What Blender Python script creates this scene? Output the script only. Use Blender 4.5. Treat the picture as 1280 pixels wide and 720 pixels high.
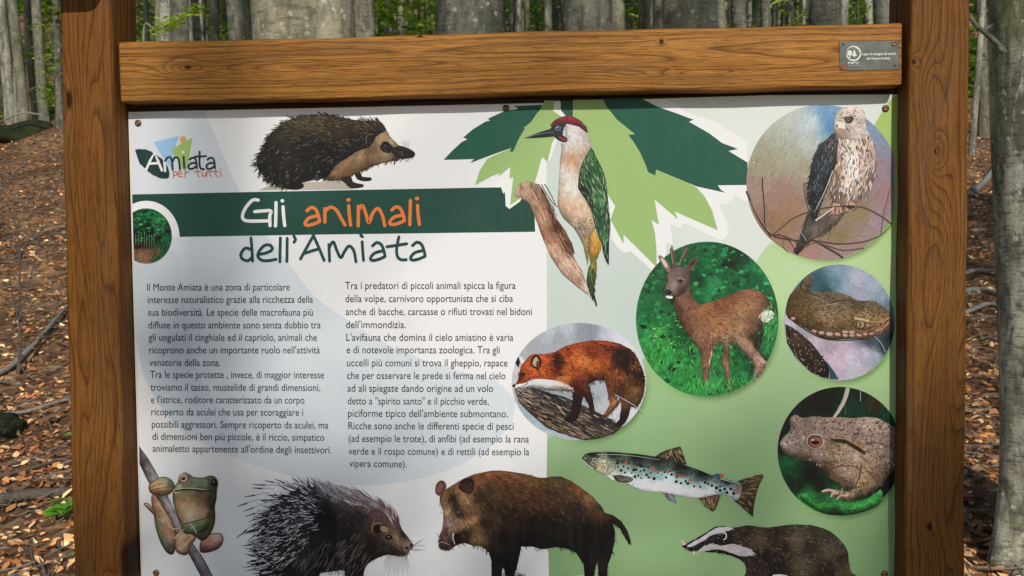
import bpy, bmesh, math, random
import numpy as np
from mathutils import Vector, Matrix
from mathutils.geometry import delaunay_2d_cdt

SC = bpy.context.scene
for o in list(bpy.data.objects): bpy.data.objects.remove(o)
COL = SC.collection
RAD = math.radians

# ------------------------------------------------------------------ camera
FPX = 1256.0
CAM = np.array([0.0864, -1.6228, 1.5200])
YAW, PITCH, ROLL = -0.04957, 0.05920, -0.01569
cy, sy, cp, sp = math.cos(YAW), math.sin(YAW), math.cos(PITCH), math.sin(PITCH)
FWD = np.array([sy*cp, cy*cp, -sp]); RT0 = np.array([cy, -sy, 0.0]); UP0 = np.cross(RT0, FWD)
RT = RT0*math.cos(ROLL)+UP0*math.sin(ROLL); UP = -RT0*math.sin(ROLL)+UP0*math.cos(ROLL)
cd = bpy.data.cameras.new("camera"); cam = bpy.data.objects.new("camera", cd); COL.objects.link(cam)
cd.sensor_width = 36; cd.lens = FPX/1280*36; cd.clip_start = 0.05; cd.clip_end = 500
cd.dof.use_dof = True; cd.dof.focus_distance = 1.63; cd.dof.aperture_fstop = 15
cam.matrix_world = Matrix(((RT[0], UP[0], -FWD[0], CAM[0]), (RT[1], UP[1], -FWD[1], CAM[1]), (RT[2], UP[2], -FWD[2], CAM[2]), (0, 0, 0, 1)))
SC.camera = cam

# ------------------------------------------------------------------ sky, sun, exposure
SUND = Vector((0.22, -1.0, 0.60)).normalized()       # towards the sun: front right, low afternoon
ELEV = math.asin(SUND.z); AZ = math.atan2(SUND.x, SUND.y)
W = bpy.data.worlds.new("World"); SC.world = W; W.use_nodes = True
nt = W.node_tree; bg = nt.nodes["Background"]
sky = nt.nodes.new("ShaderNodeTexSky"); sky.sky_type = 'NISHITA'; sky.sun_disc = False
sky.sun_elevation = ELEV; sky.sun_rotation = AZ
sky.dust_density = 0.3; sky.ozone_density = 2.0
nt.links.new(sky.outputs[0], bg.inputs[0]); bg.inputs[1].default_value = 0.11
sl = bpy.data.lights.new("sun", 'SUN'); sun = bpy.data.objects.new("sun", sl); COL.objects.link(sun)
sl.energy = 3.05; sl.angle = RAD(0.55); sl.color = (1.0, 0.95, 0.88)
sun.rotation_euler = SUND.to_track_quat('Z', 'Y').to_euler(); sun.location = (4, -10, 8)
SC.view_settings.view_transform = 'Standard'; SC.view_settings.look = 'None'
SC.view_settings.exposure = 0.0; SC.view_settings.gamma = 1.0; SC.view_settings.use_curve_mapping = False
SC.render.engine = 'CYCLES'; SC.render.resolution_x = 1024; SC.render.resolution_y = 576

# ------------------------------------------------------------------ helpers
def tag(o, label=None, cat=None, group=None, kind=None):
    if label: o["label"] = label
    if cat: o["category"] = cat
    if group: o["group"] = group
    if kind: o["kind"] = kind
    return o
def empty(name, loc, label, cat, group=None):
    o = bpy.data.objects.new(name, None); COL.objects.link(o); o.location = loc; o.empty_display_size = 0.1
    return tag(o, label, cat, group)
def parent(o, p):
    if p is not None:
        o.parent = p
        o.matrix_parent_inverse = Matrix.Translation(-Vector(wloc(p)))
    return o
def wloc(p):
    return p.location if p.parent is None else Vector((0, 0, 0))   # parts are built in world coordinates
def ray(px, py):
    d = FWD+RT*(px-640)/FPX-UP*(py-360)/FPX
    return d
def PX(px, py, y=0.0):                                # a traced point of the photo on the upright plane at depth y
    d = ray(px, py); t = (y-CAM[1])/d[1]
    return CAM+d*t
def PXA(pts, lift=0.0):                               # (n,2) -> (n,3) on the face of the panel
    pts = np.asarray(pts, float)
    d = FWD[None]+RT[None]*((pts[:, :1]-640)/FPX)-UP[None]*((pts[:, 1:2]-360)/FPX)
    t = (0-CAM[1])/d[:, 1:2]
    P = CAM[None]+d*t
    P[:, 1] = -lift
    return P
def link_mesh(name, verts, faces, mat, par=None, cols=None, smooth=False, colname="Col"):
    me = bpy.data.meshes.new(name)
    if isinstance(verts, np.ndarray): verts = verts.tolist()
    me.from_pydata(verts, [], faces); me.update()
    if cols is not None:
        ca = me.color_attributes.new(colname, 'FLOAT_COLOR', 'POINT')
        c = np.asarray(cols, np.float32)
        if c.shape[1] == 3: c = np.concatenate([c, np.ones((len(c), 1), np.float32)], 1)
        ca.data.foreach_set("color", c.ravel())
    if smooth: me.polygons.foreach_set("use_smooth", [True]*len(me.polygons))
    me.materials.append(mat)
    o = bpy.data.objects.new(name, me); COL.objects.link(o)
    if par is not None: parent(o, par)
    return o
def bm_obj(name, bm, mat, par=None, smooth=False):
    me = bpy.data.meshes.new(name); bm.normal_update(); bm.to_mesh(me); bm.free()
    if smooth: me.polygons.foreach_set("use_smooth", [True]*len(me.polygons))
    me.materials.append(mat)
    o = bpy.data.objects.new(name, me); COL.objects.link(o)
    if par is not None: parent(o, par)
    return o
def box_bm(x0, x1, y0, y1, z0, z1, bev=0.004, seg=2):
    bm = bmesh.new(); bmesh.ops.create_cube(bm, size=1)
    for v in bm.verts:
        v.co = Vector((x0 if v.co.x < 0 else x1, y0 if v.co.y < 0 else y1, z0 if v.co.z < 0 else z1))
    if bev: bmesh.ops.bevel(bm, geom=list(bm.edges), offset=bev, segments=seg, profile=0.5, affect='EDGES')
    return bm
def hx(h):
    h = h.lstrip('#'); c = np.array([int(h[i:i+2], 16) for i in (0, 2, 4)])/255.0
    return c
def lin(c):
    c = np.asarray(c, float)
    return np.where(c <= 0.04045, c/12.92, ((c+0.055)/1.055)**2.4)

# ------------------------------------------------------------------ node helpers
def newmat(name):
    m = bpy.data.materials.new(name); m.use_nodes = True
    n = m.node_tree; b = n.nodes["Principled BSDF"]
    return m, n, b
def N(n, t, **kw):
    d = n.nodes.new(t)
    for k, v in kw.items():
        if k.startswith("i_"):
            key = k[2:]; key = int(key) if key.isdigit() else key.replace("_", " ")
            d.inputs[key].default_value = v
        else: setattr(d, k, v)
    return d
def L(n, a, b): n.links.new(a, b)
def math_(n, op, a, b=None, c=None, clamp=False):
    d = n.nodes.new("ShaderNodeMath"); d.operation = op; d.use_clamp = clamp
    for i, v in enumerate((a, b, c)):
        if v is None: continue
        if isinstance(v, (int, float)): d.inputs[i].default_value = v
        else: n.links.new(v, d.inputs[i])
    return d.outputs[0]
def ramp(n, fac, stops, interp='LINEAR'):
    r = n.nodes.new("ShaderNodeValToRGB"); r.color_ramp.interpolation = interp
    e = r.color_ramp.elements
    while len(e) < len(stops): e.new(0.5)
    for i, (p, c) in enumerate(stops):
        e[i].position = p; e[i].color = (*c, 1) if not isinstance(c, (int, float)) else (c, c, c, 1)
    n.links.new(fac, r.inputs[0]); return r.outputs[0]
def mix(n, fac, a, b, blend='MIX'):
    d = n.nodes.new("ShaderNodeMix"); d.data_type = 'RGBA'; d.blend_type = blend
    for k, v in ((0, fac), (6, a), (7, b)):
        if isinstance(v, (int, float)): d.inputs[k].default_value = v
        elif isinstance(v, tuple): d.inputs[k].default_value = (*v, 1)
        else: n.links.new(v, d.inputs[k])
    return d.outputs[2]
def noise(n, vec, scale, detail=4, rough=0.55, dist=0.0):
    d = n.nodes.new("ShaderNodeTexNoise"); d.inputs["Scale"].default_value = scale; d.inputs["Detail"].default_value = detail
    d.inputs["Roughness"].default_value = rough; d.inputs["Distortion"].default_value = dist
    if vec is not None: n.links.new(vec, d.inputs["Vector"])
    return d.outputs["Fac"]
def mapping(n, vec, scale=(1, 1, 1), loc=(0, 0, 0)):
    d = n.nodes.new("ShaderNodeMapping"); d.inputs["Scale"].default_value = scale; d.inputs["Location"].default_value = loc
    n.links.new(vec, d.inputs["Vector"]); return d.outputs[0]
def objco(n): return n.nodes.new("ShaderNodeTexCoord").outputs["Object"]
def bump(n, b, h, strength, dist=0.002):
    d = n.nodes.new("ShaderNodeBump"); d.inputs["Strength"].default_value = strength; d.inputs["Distance"].default_value = dist
    n.links.new(h, d.inputs["Height"]); n.links.new(d.outputs[0], b.inputs["Normal"])

# ------------------------------------------------------------------ materials
def wood_mat(name, axis, knots, light, dark, seed, freq=55.0, weather=0.22, lines=0.7):
    """stained chestnut: growth rings read along one axis and bulge round knots given as (along, across, height, size_along, size_across, hole)"""
    m, n, b = newmat(name)
    oc = objco(n); sep = n.nodes.new("ShaderNodeSeparateXYZ"); L(n, oc, sep.inputs[0])
    X, Y, Z = sep.outputs
    A, Wd = (Z, X) if axis == 'z' else (X, Z)
    comb = n.nodes.new("ShaderNodeCombineXYZ"); L(n, A, comb.inputs[0]); L(n, Wd, comb.inputs[1]); L(n, Y, comb.inputs[2])
    v = comb.outputs[0]
    lo = noise(n, mapping(n, v, (1.3, 9, 9), (seed, seed*2, 0)), 1.0, 3, 0.5)
    lo2 = noise(n, mapping(n, v, (5, 40, 40), (seed, 0, 3)), 1.0, 2, 0.5)
    u = math_(n, 'ADD', math_(n, 'MULTIPLY', Wd, freq), math_(n, 'MULTIPLY', lo, 6.0))
    u = math_(n, 'ADD', u, math_(n, 'MULTIPLY', lo2, 0.8))
    u = math_(n, 'ADD', u, math_(n, 'MULTIPLY', Y, freq*0.8))
    holes = None
    for (ka, kw, amp, sa, sw, hole) in knots:
        da = math_(n, 'DIVIDE', math_(n, 'SUBTRACT', A, ka), sa)
        dw = math_(n, 'DIVIDE', math_(n, 'SUBTRACT', Wd, kw), sw)
        r2 = math_(n, 'ADD', math_(n, 'MULTIPLY', da, da), math_(n, 'MULTIPLY', dw, dw))
        g = math_(n, 'POWER', 2.71828, math_(n, 'MULTIPLY', r2, -1.0))
        u = math_(n, 'ADD', u, math_(n, 'MULTIPLY', g, amp))
        if hole > 0:
            h = math_(n, 'POWER', 2.71828, math_(n, 'MULTIPLY', r2, -1.0/(hole*hole)))
            holes = h if holes is None else math_(n, 'MAXIMUM', holes, h)
    fr = math_(n, 'FRACT', u)
    line = ramp(n, fr, [(0.0, 0.15), (0.45, 0.05), (0.80, 0.45), (0.93, 1.0), (1.0, 0.3)])
    fib = noise(n, mapping(n, v, (5, 260, 260), (0, seed, 0)), 1.0, 3, 0.6)
    fib2 = noise(n, mapping(n, v, (30, 800, 800), (seed, 0, 0)), 1.0, 2, 0.6)
    patch = noise(n, mapping(n, v, (3, 9, 9), (seed*3, 0, 0)), 1.0, 4, 0.6)
    mid = tuple(l*0.62+d*0.38 for l, d in zip(light, dark))
    c = mix(n, ramp(n, patch, [(0.3, 0.0), (0.7, 1.0)]), light, mid)
    c = mix(n, math_(n, 'MULTIPLY', line, 0.9), c, dark)
    c = mix(n, ramp(n, fib, [(0.32, 0.55), (0.6, 0.0)]), c, dark)
    c = mix(n, ramp(n, fib2, [(0.36, 0.6), (0.47, 0.0)]), c, tuple(x*0.35 for x in dark))
    spl = noise(n, mapping(n, v, (1.1, 95, 95), (seed*5, 2, 0)), 1.0, 2, 0.5)
    c = mix(n, ramp(n, spl, [(0.715, 0.0), (0.735, 0.85)]), c, tuple(x*0.2 for x in dark))
    gr = noise(n, mapping(n, v, (6, 30, 30), (9, seed, 1)), 1.0, 5, 0.65)
    c = mix(n, ramp(n, gr, [(0.52, 0.0), (0.72, weather)]), c, (0.13, 0.095, 0.065))
    if holes is not None:
        c = mix(n, ramp(n, holes, [(0.25, 0.0), (0.7, 0.92)]), c, tuple(x*0.18 for x in dark))
    L(n, c, b.inputs["Base Color"]); b.inputs["Roughness"].default_value = 0.62
    b.inputs["Specular IOR Level"].default_value = 0.12
    hh = math_(n, 'ADD', math_(n, 'MULTIPLY', fib, 0.7), math_(n, 'MULTIPLY', line, -0.4))
    bump(n, b, hh, 0.55, 0.0012)
    return m

def print_mat():
    m, n, b = newmat("printed_ink")
    at = N(n, "ShaderNodeAttribute", attribute_name="Col")
    gn = noise(n, mapping(n, objco(n), (900, 900, 900)), 1.0, 2, 0.6)
    f = math_(n, 'MULTIPLY_ADD', gn, 0.10, 0.95)
    d = n.nodes.new("ShaderNodeVectorMath"); d.operation = 'SCALE'; L(n, at.outputs["Color"], d.inputs[0]); L(n, f, d.inputs["Scale"])
    oc = objco(n)
    drip = noise(n, mapping(n, oc, (60, 60, 3.5)), 1.0, 4, 0.6); dust = noise(n, mapping(n, oc, (7, 7, 7), (3, 1, 2)), 1.0, 6, 0.7)
    speck = noise(n, mapping(n, oc, (260, 260, 160)), 1.0, 2, 0.5)
    c = mix(n, ramp(n, drip, [(0.52, 0.0), (0.75, 0.03)]), d.outputs[0], (0.42, 0.41, 0.36))
    c = mix(n, ramp(n, dust, [(0.5, 0.0), (0.8, 0.035)]), c, (0.45, 0.44, 0.38))
    c = mix(n, ramp(n, speck, [(0.76, 0.0), (0.80, 0.35)]), c, (0.40, 0.37, 0.30))
    L(n, c, b.inputs["Base Color"])
    L(n, ramp(n, dust, [(0.3, 0.36), (0.7, 0.52)]), b.inputs["Roughness"])
    b.inputs["Specular IOR Level"].default_value = 0.22
    return m
def plain(name, col, rough=0.5, metal=0.0, var=0.0, scale=40):
    m, n, b = newmat(name)
    if var:
        f = noise(n, objco(n), scale, 5, 0.6)
        c = mix(n, ramp(n, f, [(0.3, 0.0), (0.7, 1.0)]), tuple(x*(1-var) for x in col), tuple(min(1, x*(1+var)) for x in col))
        L(n, c, b.inputs["Base Color"])
    else: b.inputs["Base Color"].default_value = (*col, 1)
    b.inputs["Roughness"].default_value = rough; b.inputs["Metallic"].default_value = metal
    return m
def bark_mat(name, base, dark, lichen, amt, moss=(0.10, 0.13, 0.03), mossamt=0.35, scale=1.0):
    m, n, b = newmat(name)
    oc = objco(n)
    oi = n.nodes.new("ShaderNodeObjectInfo")
    va = n.nodes.new("ShaderNodeVectorMath"); va.operation = 'ADD'; L(n, oc, va.inputs[0])
    sc_ = n.nodes.new("ShaderNodeVectorMath"); sc_.operation = 'SCALE'; sc_.inputs["Scale"].default_value = 37.0
    cb = n.nodes.new("ShaderNodeCombineXYZ"); L(n, oi.outputs["Random"], cb.inputs[0]); L(n, oi.outputs["Random"], cb.inputs[2])
    L(n, cb.outputs[0], sc_.inputs[0]); L(n, sc_.outputs[0], va.inputs[1]); v = va.outputs[0]
    big = noise(n, mapping(n, v, (3*scale, 3*scale, 1.6*scale)), 1.0, 5, 0.6)
    horiz = noise(n, mapping(n, v, (7*scale, 7*scale, 38*scale)), 1.0, 4, 0.6, 0.3)
    fine = noise(n, v, 70*scale, 4, 0.65)
    c = mix(n, ramp(n, big, [(0.40, 0.0), (0.60, 1.0)]), dark, base)
    mot = noise(n, mapping(n, v, (13*scale, 13*scale, 5*scale), (2, 3, 4)), 1.0, 5, 0.62, 0.6)
    c = mix(n, ramp(n, mot, [(0.36, 0.75), (0.5, 0.0)]), c, tuple(x*0.55 for x in dark))
    c = mix(n, ramp(n, mot, [(0.56, 0.0), (0.68, 0.7)]), c, tuple(x*0.5+y*0.5 for x, y in zip(base, lichen)))
    c = mix(n, ramp(n, horiz, [(0.34, 0.7), (0.46, 0.0)]), c, tuple(x*0.45 for x in dark))
    vo = n.nodes.new("ShaderNodeTexVoronoi"); vo.inputs["Scale"].default_value = 20*scale; vo.inputs["Randomness"].default_value = 1
    wv = n.nodes.new("ShaderNodeVectorMath"); wv.operation = 'ADD'; L(n, v, wv.inputs[0])
    nz = n.nodes.new("ShaderNodeTexNoise"); nz.inputs["Scale"].default_value = 18*scale; L(n, v, nz.inputs["Vector"])
    s2 = n.nodes.new("ShaderNodeVectorMath"); s2.operation = 'SCALE'; s2.inputs["Scale"].default_value = 0.05/scale; L(n, nz.outputs["Color"], s2.inputs[0])
    L(n, s2.outputs[0], wv.inputs[1]); L(n, wv.outputs[0], vo.inputs["Vector"])
    rr = n.nodes.new("ShaderNodeSeparateColor"); L(n, vo.outputs["Color"], rr.inputs[0])
    spot = math_(n, 'LESS_THAN', vo.outputs["Distance"], math_(n, 'MULTIPLY', math_(n, 'SUBTRACT', rr.outputs[0], 1.0-amt), 0.9))
    c = mix(n, math_(n, 'MULTIPLY', spot, 0.8), c, lichen)
    ms = noise(n, mapping(n, v, (2.4*scale, 2.4*scale, 1.2*scale), (5, 1, 7)), 1.0, 6, 0.65)
    c = mix(n, ramp(n, ms, [(0.5, 0.0), (0.72, mossamt)]), c, moss)
    c = mix(n, ramp(n, fine, [(0.3, 0.5), (0.55, 0.0)]), c, tuple(x*0.5 for x in dark))
    L(n, c, b.inputs["Base Color"]); b.inputs["Roughness"].default_value = 0.9; b.inputs["Specular IOR Level"].default_value = 0.15
    bump(n, b, math_(n, 'ADD', math_(n, 'MULTIPLY', fine, 0.5), horiz), 0.6, 0.012/scale)
    return m
def leaf_mat(name, gain=1.0, trans=0.45):
    m, n, b = newmat(name)
    at = N(n, "ShaderNodeAttribute", attribute_name="Col")
    tr = n.nodes.new("ShaderNodeBsdfTranslucent"); L(n, at.outputs["Color"], tr.inputs[0])
    L(n, at.outputs["Color"], b.inputs["Base Color"]); b.inputs["Roughness"].default_value = 0.6; b.inputs["Specular IOR Level"].default_value = 0.25
    ms = n.nodes.new("ShaderNodeMixShader"); ms.inputs[0].default_value = trans
    L(n, b.outputs[0], ms.inputs[1]); L(n, tr.outputs[0], ms.inputs[2])
    L(n, ms.outputs[0], n.nodes["Material Output"].inputs[0])
    return m
def litter_mat():
    m, n, b = newmat("leaf_litter_ground")
    v = objco(n)
    vo = n.nodes.new("ShaderNodeTexVoronoi"); vo.inputs["Scale"].default_value = 17
    nz = n.nodes.new("ShaderNodeTexNoise"); nz.inputs["Scale"].default_value = 9; L(n, v, nz.inputs["Vector"])
    s2 = n.nodes.new("ShaderNodeVectorMath"); s2.operation = 'SCALE'; s2.inputs["Scale"].default_value = 0.09; L(n, nz.outputs["Color"], s2.inputs[0])
    wv = n.nodes.new("ShaderNodeVectorMath"); wv.operation = 'ADD'; L(n, v, wv.inputs[0]); L(n, s2.outputs[0], wv.inputs[1])
    L(n, wv.outputs[0], vo.inputs["Vector"])
    rr = n.nodes.new("ShaderNodeSeparateColor"); L(n, vo.outputs["Color"], rr.inputs[0])
    c = ramp(n, rr.outputs[0], [(0.0, (0.09, 0.053, 0.03)), (0.4, (0.24, 0.132, 0.068)), (0.75, (0.38, 0.21, 0.105)), (1.0, (0.48, 0.31, 0.18))])
    big = noise(n, v, 0.9, 5, 0.6)
    c = mix(n, ramp(n, big, [(0.4, 0.65), (0.62, 0.0)]), c, (0.05, 0.032, 0.02))
    ms = noise(n, v, 1.7, 6, 0.7, 0.4)
    c = mix(n, ramp(n, ms, [(0.62, 0.0), (0.74, 0.6)]), c, (0.06, 0.085, 0.02))
    L(n, c, b.inputs["Base Color"]); b.inputs["Roughness"].default_value = 0.9; b.inputs["Specular IOR Level"].default_value = 0.15
    bump(n, b, math_(n, 'ADD', vo.outputs["Distance"], math_(n, 'MULTIPLY', noise(n, v, 60, 4, 0.6), 0.5)), 0.8, 0.03)
    return m
INK = print_mat()

# ================================================================== TERRAIN
def hgt(x, y):
    x = np.asarray(x, float); y = np.asarray(y, float)
    s = np.clip(y-1.5, 0, None)
    z = np.where(s < 27, 0.186*s, 0.186*27+0.05*(s-27))
    z = np.where(y < -2, 0.03*(y+2), z)
    z = z+0.32*np.clip(y-64, 0, None)                    # the far side of the valley closes the view
    k = np.clip((y-1)/6, 0, 1)
    z = z+k*(0.10*np.sin(x*0.7+y*0.4)+0.07*np.sin(x*1.7-y*1.1+2)+0.04*np.sin(x*3.1+1)*np.sin(y*2.7))
    z = z+0.02*np.sin(x*5.3+y*2)*np.sin(y*4.7-x)
    # mossy bank below the trees at the far left
    z = z+0.55*np.exp(-((x+9.6)/2.6)**2-((y-19.5)/1.3)**2)
    return z
def G(px, py):
    d = ray(px, py); t = 1.0
    while t < 90:
        P = CAM+d*t
        if P[2] < hgt(P[0], P[1]): break
        t += 0.02
    return CAM+d*t
LIT = litter_mat()
ys = np.concatenate([np.linspace(-40, 0, 30), np.linspace(0.3, 12, 90), np.linspace(12.3, 40, 90), np.linspace(42, 160, 30)])
xs = np.concatenate([np.linspace(-120, -16, 26), np.linspace(-15, 15, 130), np.linspace(16, 120, 26)])
gx, gy = np.meshgrid(xs, ys); gz = hgt(gx, gy)
V = np.stack([gx, gy, gz], -1).reshape(-1, 3); nx = len(xs)
F = [(j*nx+i, j*nx+i+1, (j+1)*nx+i+1, (j+1)*nx+i) for j in range(len(ys)-1) for i in range(nx-1)]
tag(link_mesh("ground", V, F, LIT, smooth=True), kind="structure")

# ================================================================== NOTICE BOARD: posts, beam, panel
board = empty("notice_board", (0, 0, 0), "wooden framed notice board with a printed panel about wild animals", "notice board")
wl = wood_mat("chestnut_post_wood", 'z', [(1.735, -0.690, -1.2, 0.05, 0.016, 0.35), (1.30, -0.672, -5, 0.22, 0.02, 0), (1.05, -0.67, 5, 0.30, 0.028, 0), (1.60, -0.655, 4, 0.2, 0.02, 0), (0.985, -0.6285, 3, 0.055, 0.012, 0.8), (0.93, -0.665, 4, 0.03, 0.02, 0.1)], (0.27, 0.110, 0.020), (0.080, 0.027, 0.006), 3.1, 92, 0.3, 0.42)
wr = wood_mat("chestnut_right_post_wood", 'z', [(1.763, 0.6255, 2.0, 0.012, 0.008, 0.4), (1.72, 0.650, 3.2, 0.05, 0.018, 0), (1.60, 0.665, 3.2, 0.10, 0.020, 0), (1.627, 0.658, 3.6, 0.032, 0.016, 0.12), (1.40, 0.668, -5.0, 0.18, 0.024, 0), (1.31, 0.69, 5, 0.10, 0.03, 0), (1.12, 0.675, 4, 0.16, 0.02, 0), (1.045, 0.655, 2, 0.02, 0.012, 0.4)], (0.25, 0.102, 0.021), (0.070, 0.026, 0.007), 7.7, 88, 0.35, 0.4)
wb = wood_mat("chestnut_beam_wood", 'x', [(-0.510, 1.779, 2.6, 0.032, 0.013, 0), (-0.500, 1.783, 1.5, 0.012, 0.006, 0.55), (-0.36, 1.777, 3.2, 0.16, 0.016, 0), (-0.20, 1.776, 3.0, 0.22, 0.015, 0), (0.05, 1.779, 3.0, 0.26, 0.014, 0), (0.30, 1.753, 3.4, 0.10, 0.008, 0), (0.43, 1.765, 3.5, 0.22, 0.016, 0), (0.245, 1.804, 1.2, 0.006, 0.006, 0.8), (-0.13, 1.822, 1.0, 0.007, 0.003, 0.8)], (0.52, 0.235, 0.050), (0.12, 0.043, 0.009), 1.3, 95, 0.25, 0.66)

def post(x0t, x1t, x0b, x1b, mat, ztop=2.25):
    bm = bmesh.new(); bmesh.ops.create_cube(bm, size=1)
    bmesh.ops.subdivide_edges(bm, edges=[e for e in bm.edges if abs(e.verts[0].co.z-e.verts[1].co.z) > .5], cuts=24)
    for v in bm.verts:
        z = -0.4+(v.co.z+0.5)*(ztop+0.4); k = (z-1.0)/0.7
        a = x0b+(x0t-x0b)*k; c = x1b+(x1t-x1b)*k
        v.co = Vector((a if v.co.x < 0 else c, -0.05 if v.co.y < 0 else 0.05, z))
    ed = [e for e in bm.edges if abs(e.verts[0].co.z-e.verts[1].co.z) > 0.02]
    bmesh.ops.bevel(bm, geom=ed, offset=0.006, segments=3, profile=0.5, affect='EDGES')
    rnd = random.Random(5)
    for v in bm.verts:
        v.co.x += 0.0012*math.sin(v.co.z*23+v.co.y*40)+rnd.uniform(-.0003, .0003)
    return bm_obj("post", bm, mat, board, True)
post(-0.7035, -0.6195, -0.7155, -0.6268, wl)
post(0.6178, 0.7082, 0.6172, 0.7092, wr)

bm = bmesh.new(); bmesh.ops.create_cube(bm, size=1)
bmesh.ops.subdivide_edges(bm, edges=[e for e in bm.edges if abs(e.verts[0].co.x-e.verts[1].co.x) > .5], cuts=40)
for v in bm.verts:
    v.co = Vector((-0.612+(v.co.x+0.5)*1.2232, -0.041 if v.co.y < 0 else 0.039, 1.7293 if v.co.z < 0 else 1.8245))
ed = [e for e in bm.edges if abs(e.verts[0].co.x-e.verts[1].co.x) > 0.01 or abs(e.verts[0].co.x) > .6]
bmesh.ops.bevel(bm, geom=ed, offset=0.0045, segments=3, profile=0.5, affect='EDGES')
for v in bm.verts: v.co.z += 0.0010*math.sin(v.co.x*9+1)+0.0006*math.sin(v.co.x*31)
bm_obj("top_beam", bm, wb, board, True)
# lower beam and the little roof, just outside the frame
bm_obj("lower_beam", box_bm(-0.612, 0.611, -0.041, 0.039, 0.82, 0.912), wb, board)
for sx in (-1, 1):
    x = 0.663*sx
    bm_obj("rafter", box_bm(x-0.035, x+0.035, -0.34, 0.30, 2.251, 2.33), wl, board)
bm_obj("roof", box_bm(-0.85, 0.85, -0.40, 0.36, 2.332, 2.36), wl, board)
# short peg beam on the left post, its end rounded; it shades the top of the post
bm = box_bm(-0.715, -0.618, -0.135, -0.052, 1.912, 2.00, 0.022, 4)
bm_obj("bracket", bm, wl, board)

# the panel
WHITE_EDGE = plain("panel_core", (0.72, 0.68, 0.60), 0.5)
TLc, BLc = PX(160.3, 140), PX(177.0, 722)
zt, zb = 1.7195, 0.914
def panx(z, side):
    if side < 0: a, b = (-0.6172, 1.707), (-0.6252, 0.954)
    else: a, b = (0.6183, 1.68), (0.6172, 0.955)
    return a[0]+(b[0]-a[0])*(z-a[1])/(b[1]-a[1])
vs = []
for y in (0.0, 0.006):
    for (sd, z) in ((-1, zt), (1, zt), (1, zb), (-1, zb)): vs.append((panx(z, sd), y, z))
panel = link_mesh("panel", vs, [(0, 3, 2, 1), (4, 5, 6, 7), (0, 1, 5, 4), (1, 2, 6, 5), (2, 3, 7, 6), (3, 0, 4, 7)], WHITE_EDGE, board)
panel["label"] = "glossy printed panel with pictures of animals and Italian text"

bm_obj("gap_shade_strip", box_bm(-0.611, 0.612, 0.008, 0.03, 1.690, 1.7287, 0.001), plain("gap_shade_dark", (0.03, 0.018, 0.010), 0.8), board)  # added strip; the gap's shade above the panel is in its near-black colour
# ------------------------------------------------------------------ print shop: flat inks on the face of the panel
LAYER = [0.0]
GAINP = np.array([(600, 180, .80), (1000, 200, .80), (300, 180, .62), (200, 180, .55), (300, 300, .52), (500, 300, .62), (300, 450, .50), (550, 450, .58), (200, 450, .52), (250, 680, .42), (450, 680, .40),
                  (620, 650, .42), (900, 400, .62), (1050, 400, .58), (800, 300, .66), (750, 480, .58), (850, 600, .50), (1050, 600, .48), (950, 700, .45)])
def local_white(p):
    p = np.atleast_2d(np.asarray(p, float))
    d2 = (p[:, None, 0]-GAINP[None, :, 0])**2+(p[:, None, 1]-GAINP[None, :, 1])**2+900
    w = d2**-1.5
    return (w*GAINP[None, :, 2]).sum(1)/w.sum(1)
INKGAIN = 0.80
def ink(col, p):                                     # seen colour at photo point p -> reflectance of the ink
    return np.clip(lin(col)*(INKGAIN/local_white(p))[:, None], 0.004, 0.86)
def inside(poly, pts):
    poly = np.asarray(poly, float); x, y = pts[:, 0], pts[:, 1]; r = np.zeros(len(pts), bool)
    j = len(poly)-1
    for i in range(len(poly)):
        xi, yi = poly[i]; xj, yj = poly[j]
        if yi != yj:
            c = ((yi > y) != (yj > y)) & (x < (xj-xi)*(y-yi)/(yj-yi)+xi)
            r ^= c
        j = i
    return r
def smooth(pts, n=4, closed=True):
    p = np.asarray(pts, float); m = len(p); out = []
    rng_ = range(m if closed else m-1)
    for i in rng_:
        if closed: a, b, c, d = p[(i-1) % m], p[i], p[(i+1) % m], p[(i+2) % m]
        else: a, b, c, d = p[max(i-1, 0)], p[i], p[i+1], p[min(i+2, m-1)]
        for k in range(n):
            t = k/n
            out.append(0.5*((2*b)+(c-a)*t+(2*a-5*b+4*c-d)*t*t+(-a+3*b-3*c+d)*t**3))
    if not closed: out.append(p[-1])
    return np.array(out)
class Z:                                             # zoomed tracing frame: (u, v) on an enlarged crop -> photo pixels
    def __init__(s, x0, y0, k): s.x0, s.y0, s.k = x0, y0, k
    def __call__(s, pts): return np.asarray(pts, float)/s.k+np.array([s.x0, s.y0])
class Ctrl:                                          # colours noted at points of a picture, blended in between
    def __init__(s, z, items, power=3.0):
        s.p = z([(a, b) for a, b, c in items]); s.c = np.array([hx(c) for a, b, c in items]); s.pw = power
    def __call__(s, pts):
        pts = np.atleast_2d(pts); out = np.empty((len(pts), 3))
        for i in range(0, len(pts), 4000):
            q = pts[i:i+4000]
            d2 = ((q[:, None]-s.p[None])**2).sum(-1)+0.6
            w = d2**(-s.pw/2); out[i:i+4000] = (w[..., None]*s.c[None]).sum(1)/w.sum(1)[:, None]
        return out
class Flow:                                          # stroke directions (degrees, y down) noted at points
    def __init__(s, z, items):
        s.p = z([(a, b) for a, b, c in items]); s.a = np.radians([c for a, b, c in items])
    def __call__(s, pts):
        d2 = ((pts[:, None]-s.p[None])**2).sum(-1)+4
        w = d2**-1.5
        return np.arctan2((w*np.sin(s.a)).sum(1), (w*np.cos(s.a)).sum(1))
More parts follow.
